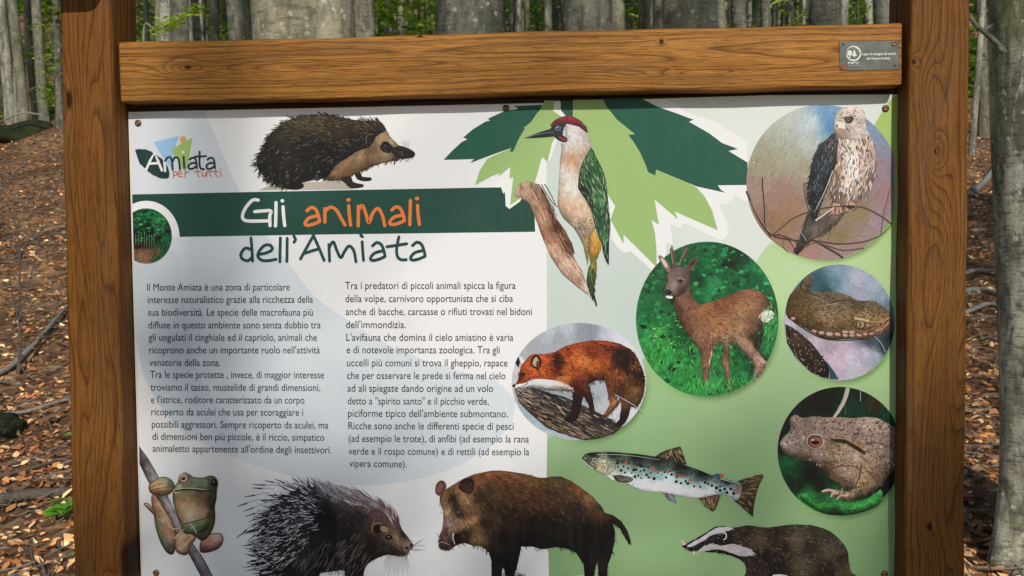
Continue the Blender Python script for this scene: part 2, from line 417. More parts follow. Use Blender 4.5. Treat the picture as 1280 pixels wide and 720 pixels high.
class Print:
    """one printed picture: flat coloured shapes and pencil strokes, built up as thin sheets and linked as ONE mesh"""
    def __init__(s, seed=1):
        s.v = []; s.f = []; s.c = []; s.n = 0; s.z = 0.00002; s.r = np.random.default_rng(seed)
        s.base = LAYER[0]; s.mul = 1.0; s.sat = 1.0; s.rim = None; s.rm = 1.0; s.rs = 1.0
    def ink(s, c, P):
        c = np.asarray(c, float); g = c@np.array([.3, .59, .11]); c = g[:, None]+(c-g[:, None])*s.sat
        return np.clip(ink(np.clip(0.47+(c-0.47)*1.13, 0.02, 1), P)*s.mul, .004, .86)
    def model(s, ctrl, poly):                        # the artist's modelling: soft mottling, and tone that deepens along the lower outline
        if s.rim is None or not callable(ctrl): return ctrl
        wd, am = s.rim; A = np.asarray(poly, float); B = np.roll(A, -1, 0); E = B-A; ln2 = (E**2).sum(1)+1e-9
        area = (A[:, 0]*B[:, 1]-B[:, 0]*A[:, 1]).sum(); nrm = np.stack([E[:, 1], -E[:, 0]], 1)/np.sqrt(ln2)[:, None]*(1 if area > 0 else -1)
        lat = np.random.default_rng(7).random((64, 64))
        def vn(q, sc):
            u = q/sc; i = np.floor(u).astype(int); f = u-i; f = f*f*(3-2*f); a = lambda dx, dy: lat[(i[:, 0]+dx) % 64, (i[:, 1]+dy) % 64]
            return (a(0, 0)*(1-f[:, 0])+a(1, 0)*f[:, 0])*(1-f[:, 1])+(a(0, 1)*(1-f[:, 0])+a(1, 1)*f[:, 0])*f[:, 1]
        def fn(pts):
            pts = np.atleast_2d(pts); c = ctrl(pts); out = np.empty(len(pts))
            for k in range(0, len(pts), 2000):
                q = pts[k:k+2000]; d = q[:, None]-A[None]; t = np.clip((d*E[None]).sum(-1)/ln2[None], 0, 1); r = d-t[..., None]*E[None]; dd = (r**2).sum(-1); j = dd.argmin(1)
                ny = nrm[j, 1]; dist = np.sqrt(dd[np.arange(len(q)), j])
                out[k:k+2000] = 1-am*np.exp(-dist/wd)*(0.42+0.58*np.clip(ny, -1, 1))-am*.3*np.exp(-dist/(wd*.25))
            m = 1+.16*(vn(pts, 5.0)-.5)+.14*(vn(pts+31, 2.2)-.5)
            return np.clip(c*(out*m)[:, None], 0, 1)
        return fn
    def _add(s, P2, F, C, z=None):
        P = PXA(P2, s.base+(s.z if z is None else 0))
        if z is not None: P[:, 1] = -(s.base+z)
        s.v.append(P); s.c.append(C); s.f += [tuple(i+s.n for i in f) for f in F]; s.n += len(P2)
    def up(s, d=0.00002): s.z += d
    def flat(s, poly, col, raw=False):
        poly = np.asarray(poly, float)
        r = delaunay_2d_cdt([Vector(p) for p in poly], [], [list(range(len(poly)))], 1, 1e-5)
        P = np.array([tuple(v) for v in r[0]]); c = np.repeat(hx(col)[None] if isinstance(col, str) else np.array(col)[None], len(P), 0)
        s._add(P, s.orient(P, r[2]), lin(c)*s.rm if raw else s.ink(c, P)); s.up()
    def orient(s, P, F):
        out = []
        for f in F:
            a, b, c = P[f[0]], P[f[1]], P[f[2]]
            cr = (b[0]-a[0])*(c[1]-a[1])-(b[1]-a[1])*(c[0]-a[0])
            out.append(tuple(f) if cr < 0 else tuple(reversed(f)))
        return out
    def field(s, poly, ctrl, step=3.0, noise_amt=0.0, mult=None, raw=False):
        poly = np.asarray(poly, float); lo, hi = poly.min(0), poly.max(0)
        gx, gy = np.meshgrid(np.arange(lo[0], hi[0], step), np.arange(lo[1], hi[1], step)); g = np.stack([gx.ravel(), gy.ravel()], 1)
        g = g+s.r.uniform(-.3, .3, g.shape)*step
        g = g[inside(poly, g)]
        vv = [Vector(p) for p in poly]+[Vector(p) for p in g]
        r = delaunay_2d_cdt(vv, [], [list(range(len(poly)))], 1, 1e-5)
        P = np.array([tuple(v) for v in r[0]]); c = s.model(ctrl, poly)(P)
        if noise_amt: c = np.clip(c*(1+s.r.normal(0, noise_amt, (len(P), 1))), 0, 1)
        if raw: g = c@np.array([.3, .59, .11]); c = g[:, None]+(c-g[:, None])*s.rs
        s._add(P, s.orient(P, r[2]), lin(c)*s.rm if raw else s.ink(c, P)); s.up()
    def strokes(s, poly, n, length, width, flow, ctrl, jit=0.12, ang=0.2, clip=False, hi=None, curve=0.0, within=None, tint=0.01, taper=0.25):
        """n pencil strokes rooted inside poly; hi = (share, colour or factor) for lighter hairs"""
        poly = np.asarray(poly, float); lo, h = poly.min(0), poly.max(0)
        pts = np.empty((0, 2)); tries = 0
        while len(pts) < n and tries < 60:
            q = s.r.uniform(lo, h, (n*2, 2)); pts = np.concatenate([pts, q[inside(poly, q)]]); tries += 1
        pts = pts[:n]
        if len(pts) == 0: return
        a = (flow(pts) if callable(flow) else np.full(len(pts), math.radians(flow)))+s.r.normal(0, ang, len(pts))
        ln = s.r.uniform(length[0], length[1], len(pts)); wd = s.r.uniform(width[0], width[1], len(pts))
        d = np.stack([np.cos(a), np.sin(a)], 1); nn = np.stack([-d[:, 1], d[:, 0]], 1)
        cv = s.r.normal(0, 1, len(pts))*curve
        ctrl = s.model(ctrl, poly)
        c = ctrl(pts) if callable(ctrl) else np.repeat(hx(ctrl)[None], len(pts), 0)
        c = c*(1+s.r.normal(0, jit*0.7, (len(pts), 1)))+s.r.normal(0, tint, (len(pts), 3))
        if hi is not None:
            k = s.r.random(len(pts)) < hi[0]
            if isinstance(hi[1], str): c[k] = hx(hi[1])[None]*(1+s.r.normal(0, .1, (k.sum(), 1)))
            else: c[k] = c[k]*(1+(hi[1]-1)*0.5)
        c = np.clip(c, 0, 1)
        mid = pts+d*(ln*0.55)[:, None]+nn*(cv*ln*0.5)[:, None]; tip = pts+d*ln[:, None]
        if clip or within is not None:
            k = inside(within if within is not None else poly, tip) & inside(within if within is not None else poly, mid)
            pts, mid, tip, nn, wd, c, d = pts[k], mid[k], tip[k], nn[k], wd[k], c[k], d[k]
        m = len(pts)
        if m == 0: return
        w2 = (wd/2)[:, None]
        P = np.stack([pts+nn*w2*0.6, pts-nn*w2*0.6, mid-nn*w2, mid+nn*w2, tip-nn*w2*taper, tip+nn*w2*taper], 1).reshape(-1, 2)
        F = []
        for i in range(m):
            b = i*6; F += [(b, b+3, b+2, b+1)[::-1], (b+3, b+5, b+4, b+2)[::-1]]
        C = np.repeat(s.ink(c, pts), 6, 0)
        zz = s.z+np.repeat(s.r.random(m), 6)*0.00006
        F = [f[::-1] for f in F] if False else F
        s._add(P, F, C, zz); s.z += 0.00007
    def line(s, pts, w, col, w2=None, sm=4, raw=False):
        p = smooth(pts, sm, False) if sm > 1 else np.asarray(pts, float)
        w2 = w if w2 is None else w2
        t = np.gradient(p, axis=0); t /= np.linalg.norm(t, axis=1)[:, None]+1e-9
        nn = np.stack([-t[:, 1], t[:, 0]], 1); ww = np.linspace(w, w2, len(p))[:, None]/2
        P = np.stack([p+nn*ww, p-nn*ww], 1).reshape(-1, 2)
        F = [(2*i, 2*i+1, 2*i+3, 2*i+2) for i in range(len(p)-1)]
        c = np.repeat(hx(col)[None], len(P), 0)
        s._add(P, F, lin(c)*s.rm if raw else s.ink(c, P)); s.up(0.000004)
    def pen(s, pts, w, col, raw=True, sm=5):          # round-ended stroke of a felt pen
        s.line(pts, w, col, None, sm, raw)
        for q in (pts[0], pts[-1]): s.disc(q, w/2, w/2, col, raw=raw, n=10)
    def disc(s, c, rx, ry, col, raw=False, n=20, rot=0.0):
        a = np.linspace(0, 2*np.pi, n, endpoint=False); q = np.stack([np.cos(a)*rx, np.sin(a)*ry], 1)
        cr, sr = math.cos(rot), math.sin(rot)
        P = np.asarray(c, float)+np.stack([q[:, 0]*cr-q[:, 1]*sr, q[:, 0]*sr+q[:, 1]*cr], 1)
        cc = np.repeat(hx(col)[None], n, 0)
        s._add(P, [tuple(reversed(range(n)))], lin(cc) if raw else s.ink(cc, P)); s.up(0.000004)
    def done(s, name, label=None, par=None):
        F = []
        V = np.concatenate(s.v); C = np.concatenate(s.c)
        for f in s.f:                                # every sheet faces the viewer's side (-y)
            a, b, c = V[f[0]], V[f[1]], V[f[2]]
            ny = (b[2]-a[2])*(c[0]-a[0])-(b[0]-a[0])*(c[2]-a[2])
            F.append(f if ny < 0 else tuple(reversed(f)))
        o = link_mesh(name, V, F, INK, panel if par is None else par, C)
        if label: o["label"] = label
        LAYER[0] = max(LAYER[0], s.base+s.z+0.00003)
        return o
def ell(cx, cy, rx, ry, n=64, clipx=None, rot=0):
    a = np.linspace(0, 2*np.pi, n, endpoint=False); p = np.stack([cx+np.cos(a)*rx, cy+np.sin(a)*ry], 1)
    if clipx is not None: p[:, 0] = np.minimum(p[:, 0], clipx)
    return p
def blobs(pr, poly, n, r, cols, asp=0.7, within=None):
    poly = np.asarray(poly); lo, h = poly.min(0), poly.max(0); k = 0
    while k < n:
        q = pr.r.uniform(lo, h)
        rr = pr.r.uniform(*r)
        m = 9; a = np.linspace(0, 2*np.pi, m, endpoint=False)+pr.r.random()
        e = np.stack([q[0]+np.cos(a)*rr*(1+pr.r.uniform(-.3, .3, m)), q[1]+np.sin(a)*rr*asp*(1+pr.r.uniform(-.3, .3, m))], 1)
        k += 1
        if not inside(poly, e).all(): continue
        c = hx(cols[pr.r.integers(len(cols))])*(1+pr.r.normal(0, .08)); c = np.clip(c, 0, 1)
        pr._add(e, [tuple(reversed(range(m)))], pr.ink(np.repeat(c[None], m, 0), e)); pr.up(0.0000012)

# ================================================================== PRINTED GROUND OF THE PANEL
WH = "e6e5e3"
def edge_poly(side, ya, yb):                         # follows the cut edge of the panel, in photo pixels
    xl = lambda y: 162.5+(y-140)*16.0/582
    xr = lambda y: 1123.3-(y-140)*5.0/582
    return [(xl(ya), ya), (xl(yb), yb)] if side < 0 else [(xr(ya), ya), (xr(yb), yb)]
pr = Print(2)
(la, lb), (ra, rb) = edge_poly(-1, 140.5, 733), edge_poly(1, 121, 733)
pr.flat([la, ra, rb, lb], WH, raw=True)
tint = [163.2, 141.5]
pr.flat(np.concatenate([[tint, [257, 139]], smooth([(258, 143), (276, 187), (299, 238), (330, 290), (362, 330), (392, 369), (427, 395), (480, 428), (545, 455), (620, 475)], 3, False), [[645, 500], [640, 530]],
        smooth([(612, 560), (560, 588), (480, 606), (400, 602), (320, 582), (240, 548), (205, 515), (180, 470), (169, 420)], 3, False)]), "d3d8dc", raw=True)
pr.flat(np.concatenate([[(164, 250), (210, 300)], smooth([(225, 330), (232, 400), (250, 470), (290, 530), (340, 570)], 3, False), [(240, 548), (205, 515), (180, 470), (169, 420)]]), "cbd2d7", raw=True)
pr.done("background_print", "pale printed ground with faint blue grey arcs")
# right hand field: mint above, fresh green below, meeting along a large arc
pr = Print(3); pr.rm = .9; pr.rs = .85
arc = smooth([(1123.6, 118), (1108, 131), (1060, 210), (1010, 262), (964, 301), (930, 350), (885, 405), (845, 432), (805, 448), (760, 500), (720, 530), (684, 548)], 4, False)
MINTP = np.concatenate([[(683, 127.5), (960, 119)], arc])
MINTF = Ctrl(Z(0, 0, 1), [(700, 300, "d0dcd4"), (700, 480, "c2d3c3"), (900, 280, "dfe5dd"), (960, 160, "e2e8e0"), (720, 400, "cbd8cd"), (800, 400, "c6d5ca"), (690, 530, "b4cbb0")])
pr.field(MINTP, MINTF, 8, raw=True)
bl = edge_poly(1, 116, 733)
GREENF = Ctrl(Z(0, 0, 1), [(1000, 300, "bddc9c"), (1115, 150, "aacb5e"), (1110, 180, "a9cc6a"), (960, 330, "b9d89a"), (980, 480, "a2c787"), (1110, 480, "a6cd86"), (700, 600, "8fb778"), (820, 540, "97bf80"), (900, 640, "92bb7b"), (1100, 700, "90bb78"), (700, 720, "8ab374"), (690, 555, "9cc089")])
pr.field(np.concatenate([arc, [(683.3, 600), (686.5, 733)], [bl[1], bl[0]]]), GREENF, 9, raw=True)
pr.done("green_field_print", "printed field of mint and fresh green")
# band with the title, and the round white bite at its left end
pr = Print(4)
(l1, l2) = edge_poly(-1, 243.0, 297.0)
pr.flat([l1, (400, 238.3), (596, 234.6), (667, 233.6), (669, 289.7), (400, 293.2), l2], "1f473b", raw=True)
c = ell(183, 296.5, 41.5, 45.5, 72); c[:, 0] = np.maximum(c[:, 0], 164.8+(c[:, 1]-240)*0.0275)
pr.flat(c[c[:, 1] < 300], WH, raw=True)
pr.done("title_band", "dark green band behind the title")
# big chestnut leaf
pr = Print(5)
z2 = Z(540, 120, 3.2); z4 = Z(740, 200, 5.141)
pr.flat(z2([(275, 362), (285, 390), (292, 385), (295, 440), (310, 452), (352, 422), (400, 330), (330, 290), (312, 280)]), WH, raw=True)
pr.flat(z2([(487, 20), (515, 20), (515, 58), (537, 80), (520, 110), (500, 175), (470, 262), (460, 250), (447, 330), (415, 345), (440, 240), (480, 180)]), WH, raw=True)
pr.flat(z2([(830, 15), (935, 12), (1040, 75), (1145, 105), (1160, 122), (1262, 186), (1262, 430), (1195, 385), (1060, 300), (900, 100)]), WH, raw=True)
pr.flat(np.concatenate([z4([(120, 385), (60, 200), (300, 60), (680, 120), (1010, 120), (1010, 217), (925, 217), (905, 248), (855, 290), (815, 285), (835, 325)]), z4(smooth([(865, 400), (872, 465), (845, 505), (800, 507), (610, 415), (570, 435), (530, 427), (505, 412)], 3, False)), z4([(520, 545), (497, 540), (480, 530), (475, 600), (450, 720), (395, 720), (250, 588), (208, 597), (160, 560), (120, 500)])]), WH, raw=True)
LG, DG = "98b56f", "1a5340"
pr.flat(z2([(47, 255), (80, 220), (118, 185), (142, 172), (125, 166), (165, 132), (215, 102), (233, 98), (223, 91), (290, 60), (335, 54), (345, 50), (328, 40), (450, 35), (420, 70), (395, 105), (365, 128), (372, 130), (345, 175), (325, 222), (310, 223), (316, 208), (240, 235), (153, 268), (168, 252), (100, 254)]), DG, raw=True)
pr.flat(z2([(450, 18), (490, 18), (485, 60), (525, 88), (500, 150), (480, 190), (462, 262), (440, 245), (412, 345), (395, 380), (312, 437), (325, 325), (310, 331), (313, 284), (265, 323), (272, 308), (240, 320), (172, 357), (190, 300), (222, 250), (318, 208), (310, 223), (325, 222), (345, 175), (372, 130), (365, 128), (395, 105), (432, 56)]), LG, raw=True)
pr.flat(z2([(514, 20), (564, 20), (564, 84), (535, 80), (516, 56)]), DG, raw=True)
pr.flat(np.concatenate([z2([(566, 16), (680, 14), (700, 45), (740, 95), (812, 153), (785, 156), (808, 186), (832, 225), (852, 270), (865, 305), (893, 318), (896, 294), (980, 325), (1060, 365)]), z4([(670, 175), (722, 232), (772, 325), (808, 452), (530, 330), (553, 382), (402, 254), (430, 416), (384, 388), (405, 470), (414, 570), (416, 690), (203, 480), (203, 541), (160, 460), (118, 383)]), z2([(733, 440), (640, 300), (600, 130), (566, 84)])]), LG, raw=True)
pr.flat(z2([(682, 12), (838, 10), (900, 42), (980, 70), (1046, 95), (1028, 103), (1110, 150), (1160, 188), (1224, 212), (1186, 220), (1262, 266), (1262, 356), (1143, 357), (1155, 375), (1174, 387), (1060, 362), (896, 294), (893, 318), (865, 305), (852, 270), (832, 225), (808, 186), (785, 156), (812, 153), (740, 95), (700, 45)]), DG, raw=True)
pr.done("leaf_print", "large printed chestnut leaf in two greens with a white outline")
BASE = LAYER[0]

# soft printed shadow under the round pictures
pr = Print(6)
for (cx, cyy, rx, ry, col) in ((1028, 228, 95, 97, "a8c98c"), (884, 399, 89, 97, "9dbf88"), (1049, 403, 69, 72.5, "a4ca86"), (1050, 564, 78, 80.5, "97c07e"), (724, 477, 84, 73.5, "94bb7f")):
    e_ = 1.85 if cx == 724 else 2.35
    a = np.linspace(-0.35, e_, 50)
    i_ = np.stack([cx+2+np.cos(a)*(rx-3), cyy+3+np.sin(a)*(ry-3)], 1); o_ = np.stack([cx+3+np.cos(a)*(rx+3.5), cyy+4+np.sin(a)*(ry+3.5)], 1)
    i_[:, 0] = np.minimum(i_[:, 0], 1118); o_[:, 0] = np.minimum(o_[:, 0], 1118.5)
    k = np.sin(np.clip((a+0.35)/(e_+.35), 0, 1)*np.pi)[:, None]
    ob = lin(np.where(inside(MINTP, o_)[:, None], MINTF(o_), GREENF(o_)))*.9; ib = ob*(1-0.6*k)
    P = np.concatenate([i_, o_]); m = len(a)
    pr._add(P, [(q, q+1, m+q+1, m+q) for q in range(m-1)], np.concatenate([ib, ob])); pr.up()
pr.done("picture_shadow_print", "printed soft shadow rims of the round pictures")
BASE = LAYER[0]

# ================================================================== PICTURES
def start(seed): LAYER[0] = BASE; return Print(seed)

# ---- hedgehog
pr = start(11); pr.mul = 0.6; z = Z(300, 130, 5.333)
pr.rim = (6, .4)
pr.flat(z([(130, 574), (200, 540), (420, 522), (720, 508), (770, 520), (760, 566), (400, 572)]), "b9b3a4")
body = z(smooth([(110, 385), (125, 340), (160, 275), (200, 205), (260, 150), (340, 100), (430, 82), (540, 78), (640, 82), (720, 96), (800, 112), (880, 109), (930, 119), (965, 152), (975, 178), (940, 195), (905, 222), (880, 260), (860, 290), (820, 300), (760, 330), (700, 370), (650, 400), (610, 450), (580, 490), (500, 505), (430, 520), (330, 545), (250, 540), (200, 520), (150, 470), (120, 430)], 2))
face = z(smooth([(975, 172), (1000, 215), (1040, 255), (1060, 275), (1100, 290), (1150, 312), (1167, 330), (1160, 352), (1120, 362), (1060, 367), (1050, 378), (1000, 382), (940, 397), (880, 417), (830, 440), (790, 456), (740, 480), (690, 502), (620, 512), (560, 495), (620, 430), (660, 390), (720, 350), (800, 300), (870, 270), (890, 235), (930, 190)], 2))
pr.flat(z(smooth([(765, 455), (800, 445), (815, 484), (870, 489), (877, 508), (830, 515), (780, 500)], 2)), "2e2622")
pr.flat(z(smooth([(250, 535), (400, 520), (427, 550), (400, 568), (350, 572), (260, 555)], 2)), "26201b")
cf = Ctrl(z, [(940, 220, "a98f70"), (1010, 235, "b49a7c"), (980, 350, "b0987c"), (900, 360, "8f745a"), (800, 350, "9c8266"), (760, 420, "8a6b50"), (660, 450, "8f7458"), (600, 490, "6a553f"), (1040, 370, "6a5340"), (880, 300, "6f5840"), (850, 400, "7d6047")])
pr.field(face, cf, 2, .05)
pr.strokes(face, 900, (3, 7), (.5, 1.0), Flow(z, [(980, 220, 140), (900, 340, 120), (760, 420, 130), (640, 470, 150)]), cf, .16, .3)
pr.flat(z(smooth([(668, 495), (740, 482), (755, 522), (820, 535), (818, 554), (740, 562), (705, 532)], 2)), "3a2f28")
cb = Ctrl(z, [(200, 400, "1d1a16"), (500, 300, "211d17"), (430, 110, "4a4330"), (560, 100, "453d2c"), (700, 130, "3c3528"), (300, 160, "332d22"), (880, 150, "3a3224"), (780, 240, "27221b"), (500, 480, "1a1714"), (160, 320, "28241c"), (640, 380, "1b1815")])
pr.field(body, cb, 2.5, .1)
fl = Flow(z, [(150, 350, 150), (200, 480, 120), (400, 120, 200), (600, 100, 215), (900, 130, 235), (500, 300, 165), (700, 250, 175), (600, 430, 150), (800, 250, 170), (350, 500, 135)])
pr.strokes(body, 2600, (5, 10), (.6, 1.1), fl, cb, .3, .22, hi=(.22, 2.0))
pr.strokes(body, 170, (3, 6), (.4, .6), fl, "7d745c", .25, .22)
pr.flat(z(smooth([(1010, 305), (1060, 278), (1110, 290), (1150, 310), (1168, 330), (1160, 350), (1110, 363), (1050, 360), (1025, 340)], 2)), "2b2320")
pr.flat(z(smooth([(933, 285), (960, 250), (990, 255), (1020, 285), (1032, 310), (1000, 326), (960, 322), (940, 305)], 2)), "1b1614")
pr.strokes(z([(930, 260), (1060, 280), (1150, 320), (1100, 360), (940, 320)]), 60, (2, 4), (.4, .7), 20, "5a4a42", .3, .4)
pr.disc(z((975, 285)), 2.4, 2.2, "0d0b0a"); pr.disc(z((970, 280)), .7, .6, "9a9a98"); pr.disc(z((1152, 326)), 2.0, 2.0, "100d0c"); pr.disc(z((1075, 325)), 3, 2.2, "55463f")
pr.disc(z((870, 235)), 5.6, 7.4, "2a231c", rot=.5); pr.line(z([(845, 262), (843, 225), (862, 203), (892, 204)]), 1.0, "7a6a55"); pr.line(z([(905, 215), (893, 250), (862, 268)]), .8, "54483a")
for k in range(5): pr.line(z([(1085+k*9, 300), (1088+k*10, 270-k*3), (1078+k*14, 245)]), .35, "77706a", .2)
pr.done("hedgehog_picture", "printed dark spiny hedgehog facing right")

# ---- woodpecker on its branch
pr = start(12); pr.mul = 0.85; z = Z(620, 130, 2.769)
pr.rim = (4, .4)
br = z([(60, 318), (70, 290), (84, 274), (110, 267), (150, 278), (172, 312), (188, 360), (212, 400), (242, 440), (268, 497), (266, 525), (300, 580), (318, 640), (322, 664), (280, 632), (230, 590), (190, 530), (160, 460), (135, 390), (115, 345), (90, 327)])
cb = Ctrl(z, [(90, 290, "b09078"), (75, 315, "d0b8a8"), (140, 285, "8f7a66"), (130, 340, "b08d74"), (160, 400, "b38c72"), (200, 420, "6f4a38"), (170, 330, "8c6650"), (200, 500, "c29f88"), (240, 480, "74503c"), (250, 560, "c7a795"), (290, 600, "a88a78"), (300, 640, "d0b9ab"), (215, 460, "aa8068")])
pr.field(br, cb, 2.5, .06)
pr.strokes(br, 1500, (4, 11), (.5, 1.0), Flow(z, [(110, 300, 60), (180, 400, 65), (260, 560, 58), (70, 310, 120)]), cb, .2, .12, hi=(.10, "6e4f3e"), within=br)
pr.strokes(z([(150, 278), (172, 312), (212, 400), (268, 497), (250, 520), (190, 410)]), 120, (5, 12), (.6, 1.2), 62, "4a3228", .2, .1)
wh = z(smooth([(240, 72), (265, 66), (290, 74), (312, 98), (325, 125), (332, 155), (320, 190), (300, 230), (295, 280), (305, 320), (325, 350), (340, 390), (345, 425), (335, 445), (325, 470), (318, 560), (302, 490), (270, 430), (235, 397), (214, 352), (216, 300), (220, 240), (222, 190), (228, 150), (224, 135), (242, 128)], 2))
cw = Ctrl(z, [(270, 100, "d6cdcc"), (300, 110, "bfb5b0"), (245, 150, "c9c0bd"), (265, 190, "b98f70"), (240, 170, "c8aa92"), (300, 180, "b3a08f"), (235, 240, "ddd2c8"), (225, 300, "d2bca8"), (250, 350, "cdaa90"), (260, 290, "e0d2c4"), (290, 380, "c9aa94"), (300, 430, "9c8a78"), (320, 470, "a3916c"), (240, 385, "a88f7c"), (325, 400, "bda78a"), (310, 520, "96875f")])
pr.field(wh, cw, 2, .03)
pr.strokes(wh, 1500, (3, 6), (.5, .9), Flow(z, [(270, 90, 60), (240, 200, 100), (240, 350, 60), (310, 450, 75)]), cw, .12, .25, within=wh)
pr.strokes(z([(270, 390), (335, 400), (330, 470), (318, 520), (300, 480)]), 120, (1.5, 3), (.5, .9), 10, "5e5648", .2, .5)
rump = z(smooth([(335, 428), (355, 460), (364, 490), (350, 535), (330, 565), (322, 500)], 2)); cr = Ctrl(z, [(340, 450, "c59a4c"), (350, 500, "b98a3c"), (330, 540, "8a7a38")])
pr.field(rump, cr, 2, .05); pr.strokes(rump, 160, (3, 7), (.5, 1), 85, cr, .2, .2)
tail = z([(322, 560), (348, 530), (343, 600), (338, 650), (351, 698), (328, 662), (313, 612), (318, 575)]); ct = Ctrl(z, [(330, 570, "5e6a34"), (330, 630, "3b4a30"), (342, 690, "23302a"), (340, 550, "8a8440")])
pr.field(tail, ct, 2, .05); pr.strokes(tail, 150, (5, 10), (.5, 1), 80, ct, .25, .1, hi=(.2, "1c2420"))
wing = z(smooth([(330, 152), (345, 180), (358, 205), (375, 245), (385, 300), (392, 380), (396, 430), (388, 500), (389, 556), (372, 520), (365, 480), (345, 430), (330, 372), (305, 322), (284, 290), (290, 232), (305, 190)], 2))
cg = Ctrl(z, [(330, 190, "35603c"), (350, 240, "2f5a38"), (370, 300, "2b5434"), (380, 400, "274a33"), (385, 520, "22332f"), (300, 290, "16241f"), (320, 340, "1c3026"), (345, 400, "24452f"), (310, 230, "23402c"), (350, 320, "3d6b42"), (368, 440, "3a6440")])
pr.field(wing, cg, 2, .08)
fw = Flow(z, [(330, 180, 70), (360, 300, 82), (380, 450, 88), (300, 290, 60)])
pr.strokes(wing, 900, (4, 10), (.6, 1.2), fw, cg, .28, .2, hi=(.18, "4f7a4a"), within=wing); pr.strokes(wing, 90, (4, 9), (.4, .7), fw, "9fae8c", .15, .2)
pr.line(z([(392, 380), (390, 470), (389, 556)]), 1.2, "1c2826"); pr.line(z([(365, 480), (378, 520), (389, 556)]), 1.0, "1c2826")
red = z(smooth([(188, 74), (205, 55), (235, 42), (265, 43), (295, 60), (312, 85), (313, 100), (290, 80), (255, 69), (225, 69), (200, 78)], 2)); cd_ = Ctrl(z, [(215, 60, "7d2836"), (260, 52, "8a2a3a"), (300, 80, "6b2030")])
pr.field(red, cd_, 2, .05); pr.strokes(red, 160, (2, 4), (.5, .9), 25, cd_, .25, .2)
pr.flat(z(smooth([(185, 90), (200, 76), (225, 67), (242, 72), (231, 90), (232, 108), (247, 120), (244, 131), (225, 129), (205, 116), (195, 102)], 2)), "1f2226")
pr.strokes(z([(190, 90), (225, 70), (235, 80), (225, 120), (205, 110)]), 60, (2, 4), (.5, .8), 60, "3a4048", .2, .5)
pr.flat(z([(98, 118), (150, 98), (190, 86), (206, 98), (212, 109), (190, 113), (140, 117)]), "2a2d32"); pr.line(z([(102, 117), (150, 104), (200, 98)]), .9, "70757c", .6); pr.line(z([(110, 117), (160, 111), (205, 108)]), .5, "0e1013")
pr.disc(z((214, 84)), 3.6, 3.4, "56708c"); pr.disc(z((214, 84)), 2.0, 2.0, "101214"); pr.disc(z((212, 82)), .7, .7, "dde2e8")
pr.line(z([(218, 114), (232, 122), (244, 126)]), 2.4, "a0303a", 1.6)
for q in ([(158, 278), (180, 318), (205, 350), (216, 353)], [(168, 276), (190, 312), (207, 348)], [(180, 340), (200, 360), (203, 385)], [(176, 325), (192, 352), (202, 372)]): pr.line(z(q), 1.2, "7d7a72", .7)
pr.done("woodpecker_picture", "printed green woodpecker with a red cap on a slanting branch")

# ---- kestrel medallion
pr = start(13); pr.mul = 0.8; pr.sat = .8; z = Z(920, 125, 3.514); C = ell(1028, 228, 95, 97, 80, 1118); C[:, 1] = np.maximum(C[:, 1], 123)
cb = Ctrl(z, [(90, 200, "aaa68c"), (170, 110, "b9bda8"), (230, 60, "c2c8bc"), (330, 100, "c3d2d2"), (390, 70, "6ea0cc"), (415, 110, "5d94c6"), (400, 30, "7aa5c8"), (600, 60, "5b86b4"), (600, 130, "8398b8"), (640, 200, "8c92a8"), (690, 150, "7d90aa"), (640, 300, "9c8690"), (690, 300, "94808e"), (650, 420, "a07c80"), (80, 380, "a48478"), (200, 400, "a48272"), (200, 540, "96744f"), (230, 460, "a87c66"), (300, 660, "a2786a"), (120, 560, "8f6c58"), (450, 600, "86764c"), (540, 500, "8f7d58"), (560, 570, "948078"), (620, 530, "98828a"), (110, 290, "a39b78"), (250, 250, "adab90"), (310, 200, "c0c6bc"), (290, 310, "a89c84"), (420, 680, "9b7c7c"), (500, 650, "967a74")])
pr.field(C, cb, 4, .02)
pr.strokes(C, 2400, (5, 12), (.5, 1.1), Flow(z, [(150, 150, -60), (300, 100, -55), (640, 200, -50), (150, 500, -60), (500, 600, 20), (620, 480, -60)]), cb, .10, .3, within=C)
def tw(p, w, c, w2=None): pr.line(z(p), w, c, w2)
tw([(300, 360), (306, 400), (325, 480), (340, 560), (352, 600)], 3.4, "8f7a66", 2.2); tw([(296, 365), (304, 430), (330, 530)], .9, "3c322c")
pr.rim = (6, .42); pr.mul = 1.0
tail = z([(330, 490), (352, 515), (420, 478), (485, 490), (445, 540), (390, 590), (340, 612), (300, 645), (270, 682), (253, 670), (280, 610), (298, 550), (312, 500)]); ct = Ctrl(z, [(330, 520, "4a4340"), (400, 520, "544a46"), (300, 600, "3d3838"), (270, 660, "3a302c"), (440, 500, "766052"), (350, 590, "7a6a5e")])
pr.field(tail, ct, 2, .06); pr.strokes(tail, 380, (4, 11), (.5, 1), 122, ct, .25, .12, within=C)
pr.mul = 1.0
br = z(smooth([(432, 130), (445, 155), (440, 200), (428, 260), (415, 320), (410, 380), (420, 430), (445, 458), (490, 460), (530, 440), (572, 402), (597, 368), (613, 320), (618, 250), (606, 190), (580, 150), (560, 120), (500, 130)], 2))
cw = Ctrl(z, [(450, 180, "c2a692"), (520, 170, "d2c0b4"), (560, 180, "c9ae9c"), (500, 250, "e0d6cc"), (520, 300, "e2d6ce"), (560, 280, "cbaa98"), (600, 240, "bd9f92"), (600, 330, "8a6c5e"), (450, 280, "b59478"), (430, 350, "8f7058"), (440, 400, "75604e"), (420, 330, "a58468"), (490, 360, "d2c0b0"), (540, 380, "bfa392"), (500, 430, "a88c7c"), (460, 440, "86705f")])
pr.field(br, cw, 2.5, .04)
fb = Flow(z, [(480, 160, 80), (520, 300, 95), (440, 350, 105), (590, 280, 100)])
pr.strokes(br, 1300, (5, 12), (.6, 1.3), fb, cw, .14, .22)
